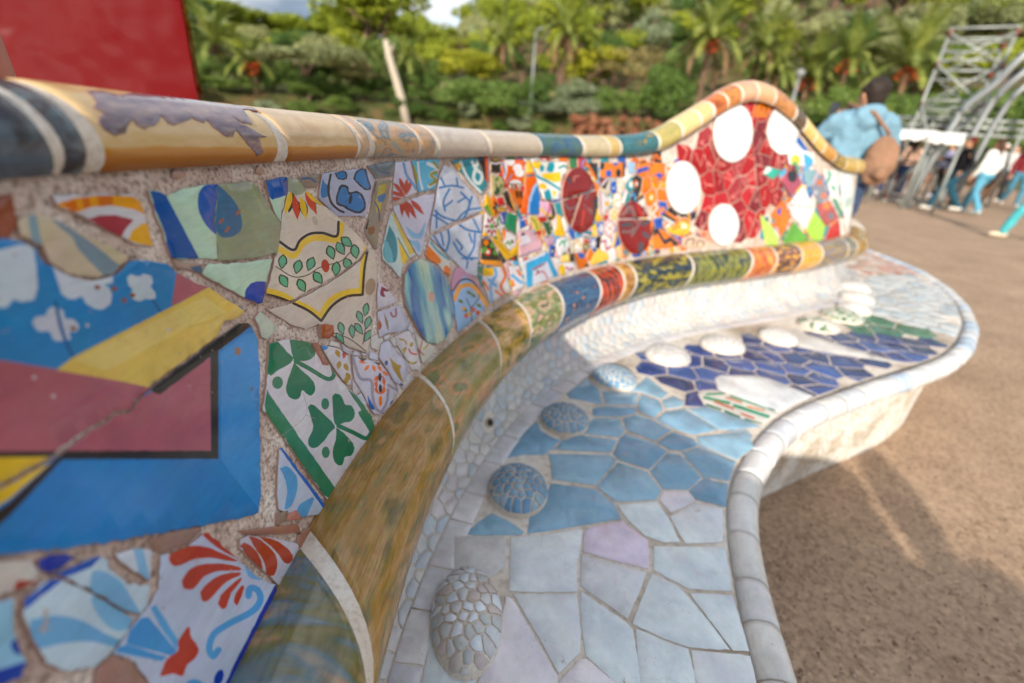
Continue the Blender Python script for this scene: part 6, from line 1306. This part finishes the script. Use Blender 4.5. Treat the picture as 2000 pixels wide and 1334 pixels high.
    for q in 'LR':
        bm=bmesh.new(); a=J['a'+q]; cap(bm,a-Vector((0,S(.035),S(.035))),a+Vector((0,S(.145),-S(.048))),S(.046),S(.036)); cap(bm,a-Vector((0,S(.03),S(.055))),a+Vector((0,S(.15),-S(.06))),S(.03),S(.026)); skin_obj('shoe',bm,cm(shoe,.6),t,.01,2)
    bm=bmesh.new(); ball(bm,hd+Vector((0,0,S(.03)))-lk*S(.022),(S(.088),S(.096),S(.10)))
    for _ in range(9):
        u_=Vector((rnd.gauss(0,1),rnd.gauss(0,1),abs(rnd.gauss(.5,1)))).normalized()
        if u_.dot(lk)<.55: ball(bm,hd+Vector((0,0,S(.03)))-lk*S(.022)+u_*S(.078),(S(.034),S(.034),S(.03)))
    if hairlong: cap(bm,hd-lk*S(.05),J['nek']-lk*S(.075)-Vector((0,0,S(.1))),S(.075),S(.055))
    else: ball(bm,hd-lk*S(.05)-Vector((0,0,S(.02))),(S(.075),S(.06),S(.08)))
    skin_obj('hair',bm,cm(hair,.6,60),t,.011,3)
    for q in (-1,1):
        bm=bmesh.new(); bmesh.ops.create_icosphere(bm,subdivisions=1,radius=S(.011),matrix=Matrix.Translation(hd+lk*S(.083)+sd_*q*S(.03)+Vector((0,0,S(.012))))); me=bpy.data.meshes.new('eye'); bm.to_mesh(me); bm.free(); link('eye',me,t,[cm('#2a1f1a',.3)])
    return t,J
def bag_obj(name,loc,yaw,label,cat,h,size,straps=None,mat=None):
    t=empty(name,loc,yaw,label,cat); bm=bmesh.new(); ball(bm,(0,0,0),(size[0],size[1],size[2])); cap(bm,(0,-size[1]*.5,-size[2]*.45),(0,-size[1]*.9,-size[2]*.4),size[0]*.5,size[0]*.45); skin_obj('pouch',bm,cm(h,.8),t,.014,4)
    if straps:
        for st_ in straps: tube_obj('strap',st_,.014,cm(h,.8),t,8)
    return t
def foot(px,py): q=onz(px,py,0); return (q[0],q[1],0)
# visitor in the pale blue hooded top, arm raised with a phone
a_,_q=bearing(1694,215); D=5.15; loc=(D*math.sin(a_),D*math.cos(a_),0); yaw=-a_+R(18)
t,J=person(loc,yaw,1.78,'person in a pale blue hooded top raising a phone behind the bench hump',top='#7499ae',legs='#3a4a66',hair='#2e2622',hood=True,pose=dict(eL=(-.33,.10,1.18),wL=(-.13,.30,1.42),eR=(.32,.06,1.16),wR=(.12,.32,1.22),look=(-.45,.85,-.1)))
wl=Matrix.Rotation(yaw,4,'Z')@J['wL']; ph=empty('phone',Vector(loc)+wl,yaw,'dark phone held up in the left hand of the hooded person','phone'); bm=bmesh.new(); bmesh.ops.create_cube(bm,size=1,matrix=Matrix.Translation((.0,.075,.07))@Matrix.Diagonal((.078,.010,.16,1))); bmesh.ops.bevel(bm,geom=bm.edges[:],offset=.004,segments=2,affect='EDGES'); me=bpy.data.meshes.new('case'); bm.to_mesh(me); bm.free(); link('case',me,ph,[simple('phone_case','#1c2630',.3)])
bl=Matrix.Rotation(yaw,4,'Z')@Vector((.15,-.2,1.17)); bag_obj('shoulder_bag',Vector(loc)+bl,yaw,'round tan bag hanging at the back of the hooded person','bag','#8f6e58',(.125,.08,.20),[[(-.30,.22,.42),(-.15,.02,.35),(.0,.0,.2)],[(-.30,.22,.42),(-.1,.26,.3),(.12,.15,.05)]])
walkL=dict(kL=(-.10,.22,.52),aL=(-.10,.30,.12),kR=(.10,-.02,.50),aR=(.10,-.30,.14)); walkR=dict(kR=(.10,.20,.52),aR=(.10,.26,.09),kL=(-.10,-.02,.5),aL=(-.10,-.26,.13))
person(foot(1838,413),R(60),1.70,'person in a black sweater and dark teal jeans striding left across the plaza',top='#15161a',legs='#1f4a5c',hair='#5a1f1a',pose=dict(**walkL,eR=(.34,.1,1.16),wR=(.42,.3,1.2),eL=(-.3,-.12,1.15),wL=(-.33,.02,.95)))
person(foot(1890,418),R(10),1.68,'person in a white sweater with light blue jeans walking behind the one in black',top='#dcdcd8',legs='#5a9cb8',hair='#4a3226',shoe='#b8c8cc',pose=walkR,hairlong=True)
person(foot(1748,383),R(-30),1.66,'person in a beige top and navy trousers seen from behind, left of the canopies',top='#d0aa92',legs='#1c2f52',hair='#3a2420',pose=walkR,hairlong=True)
person(foot(1722,378),R(-50),1.68,'person in a long teal coat with an orange bag, half hidden by the tan bag',top='#1f6070',legs='#24508a',hair='#5a3a28',long=True)
q=foot(1722,378); bag_obj('orange_bag',(q[0]+.2,q[1]-.22,.95),0,'orange bag carried by the person in the teal coat','bag','#c0602a',(.15,.09,.18))
person(foot(1706,376),R(-120),1.62,'person in brown clothes standing just right of the hump end',top='#6a5a50',legs='#8a7a70',hair='#3a2a22')
person(foot(1822,384),R(80),1.66,'person in a lavender top and black trousers just left of the striding one',top='#b8b8d8',legs='#1a1a1e',hair='#2a1c18',shoe='#c8c8d8')
person(foot(1912,396),R(170),1.70,'person in a white hat and grey top behind the white sweater',top='#9aa0a6',legs='#6a5040',hair='#e0e0dc')
person(foot(1965,404),R(150),1.74,'person in maroon and green with pale jeans at the right edge, facing us',top='#7a2a30',legs='#4a8098',hair='#3a1c1a',pose=walkL)
person(foot(1938,392),R(120),1.72,'dark haired person in white behind the one in maroon',top='#e0dcd8',legs='#2a3038',hair='#1c1412')
person(foot(1992,470),R(60),1.68,'person in turquoise trousers and cream shoes cut off by the right edge',top='#c8b8a8',legs='#4aa8b0',hair='#3a2a22',shoe='#d8c8b0',pose=walkL)
person(foot(1775,376),R(30),1.70,'person in dark clothes far back between beige and lavender',top='#3a3a44',legs='#3a3036',hair='#2a1c18')
# company behind the photographer, out of the frame: their shadows reach into it
person((.45,-2.65,0),R(0),1.78,'person standing on the plaza behind the camera, out of the picture',top='#4a3a3a',legs='#2a2c34',long=True,pose=dict(eL=(-.36,-.02,1.14),wL=(-.2,.1,1.0),eR=(.36,-.02,1.14),wR=(.2,.1,1.0)))
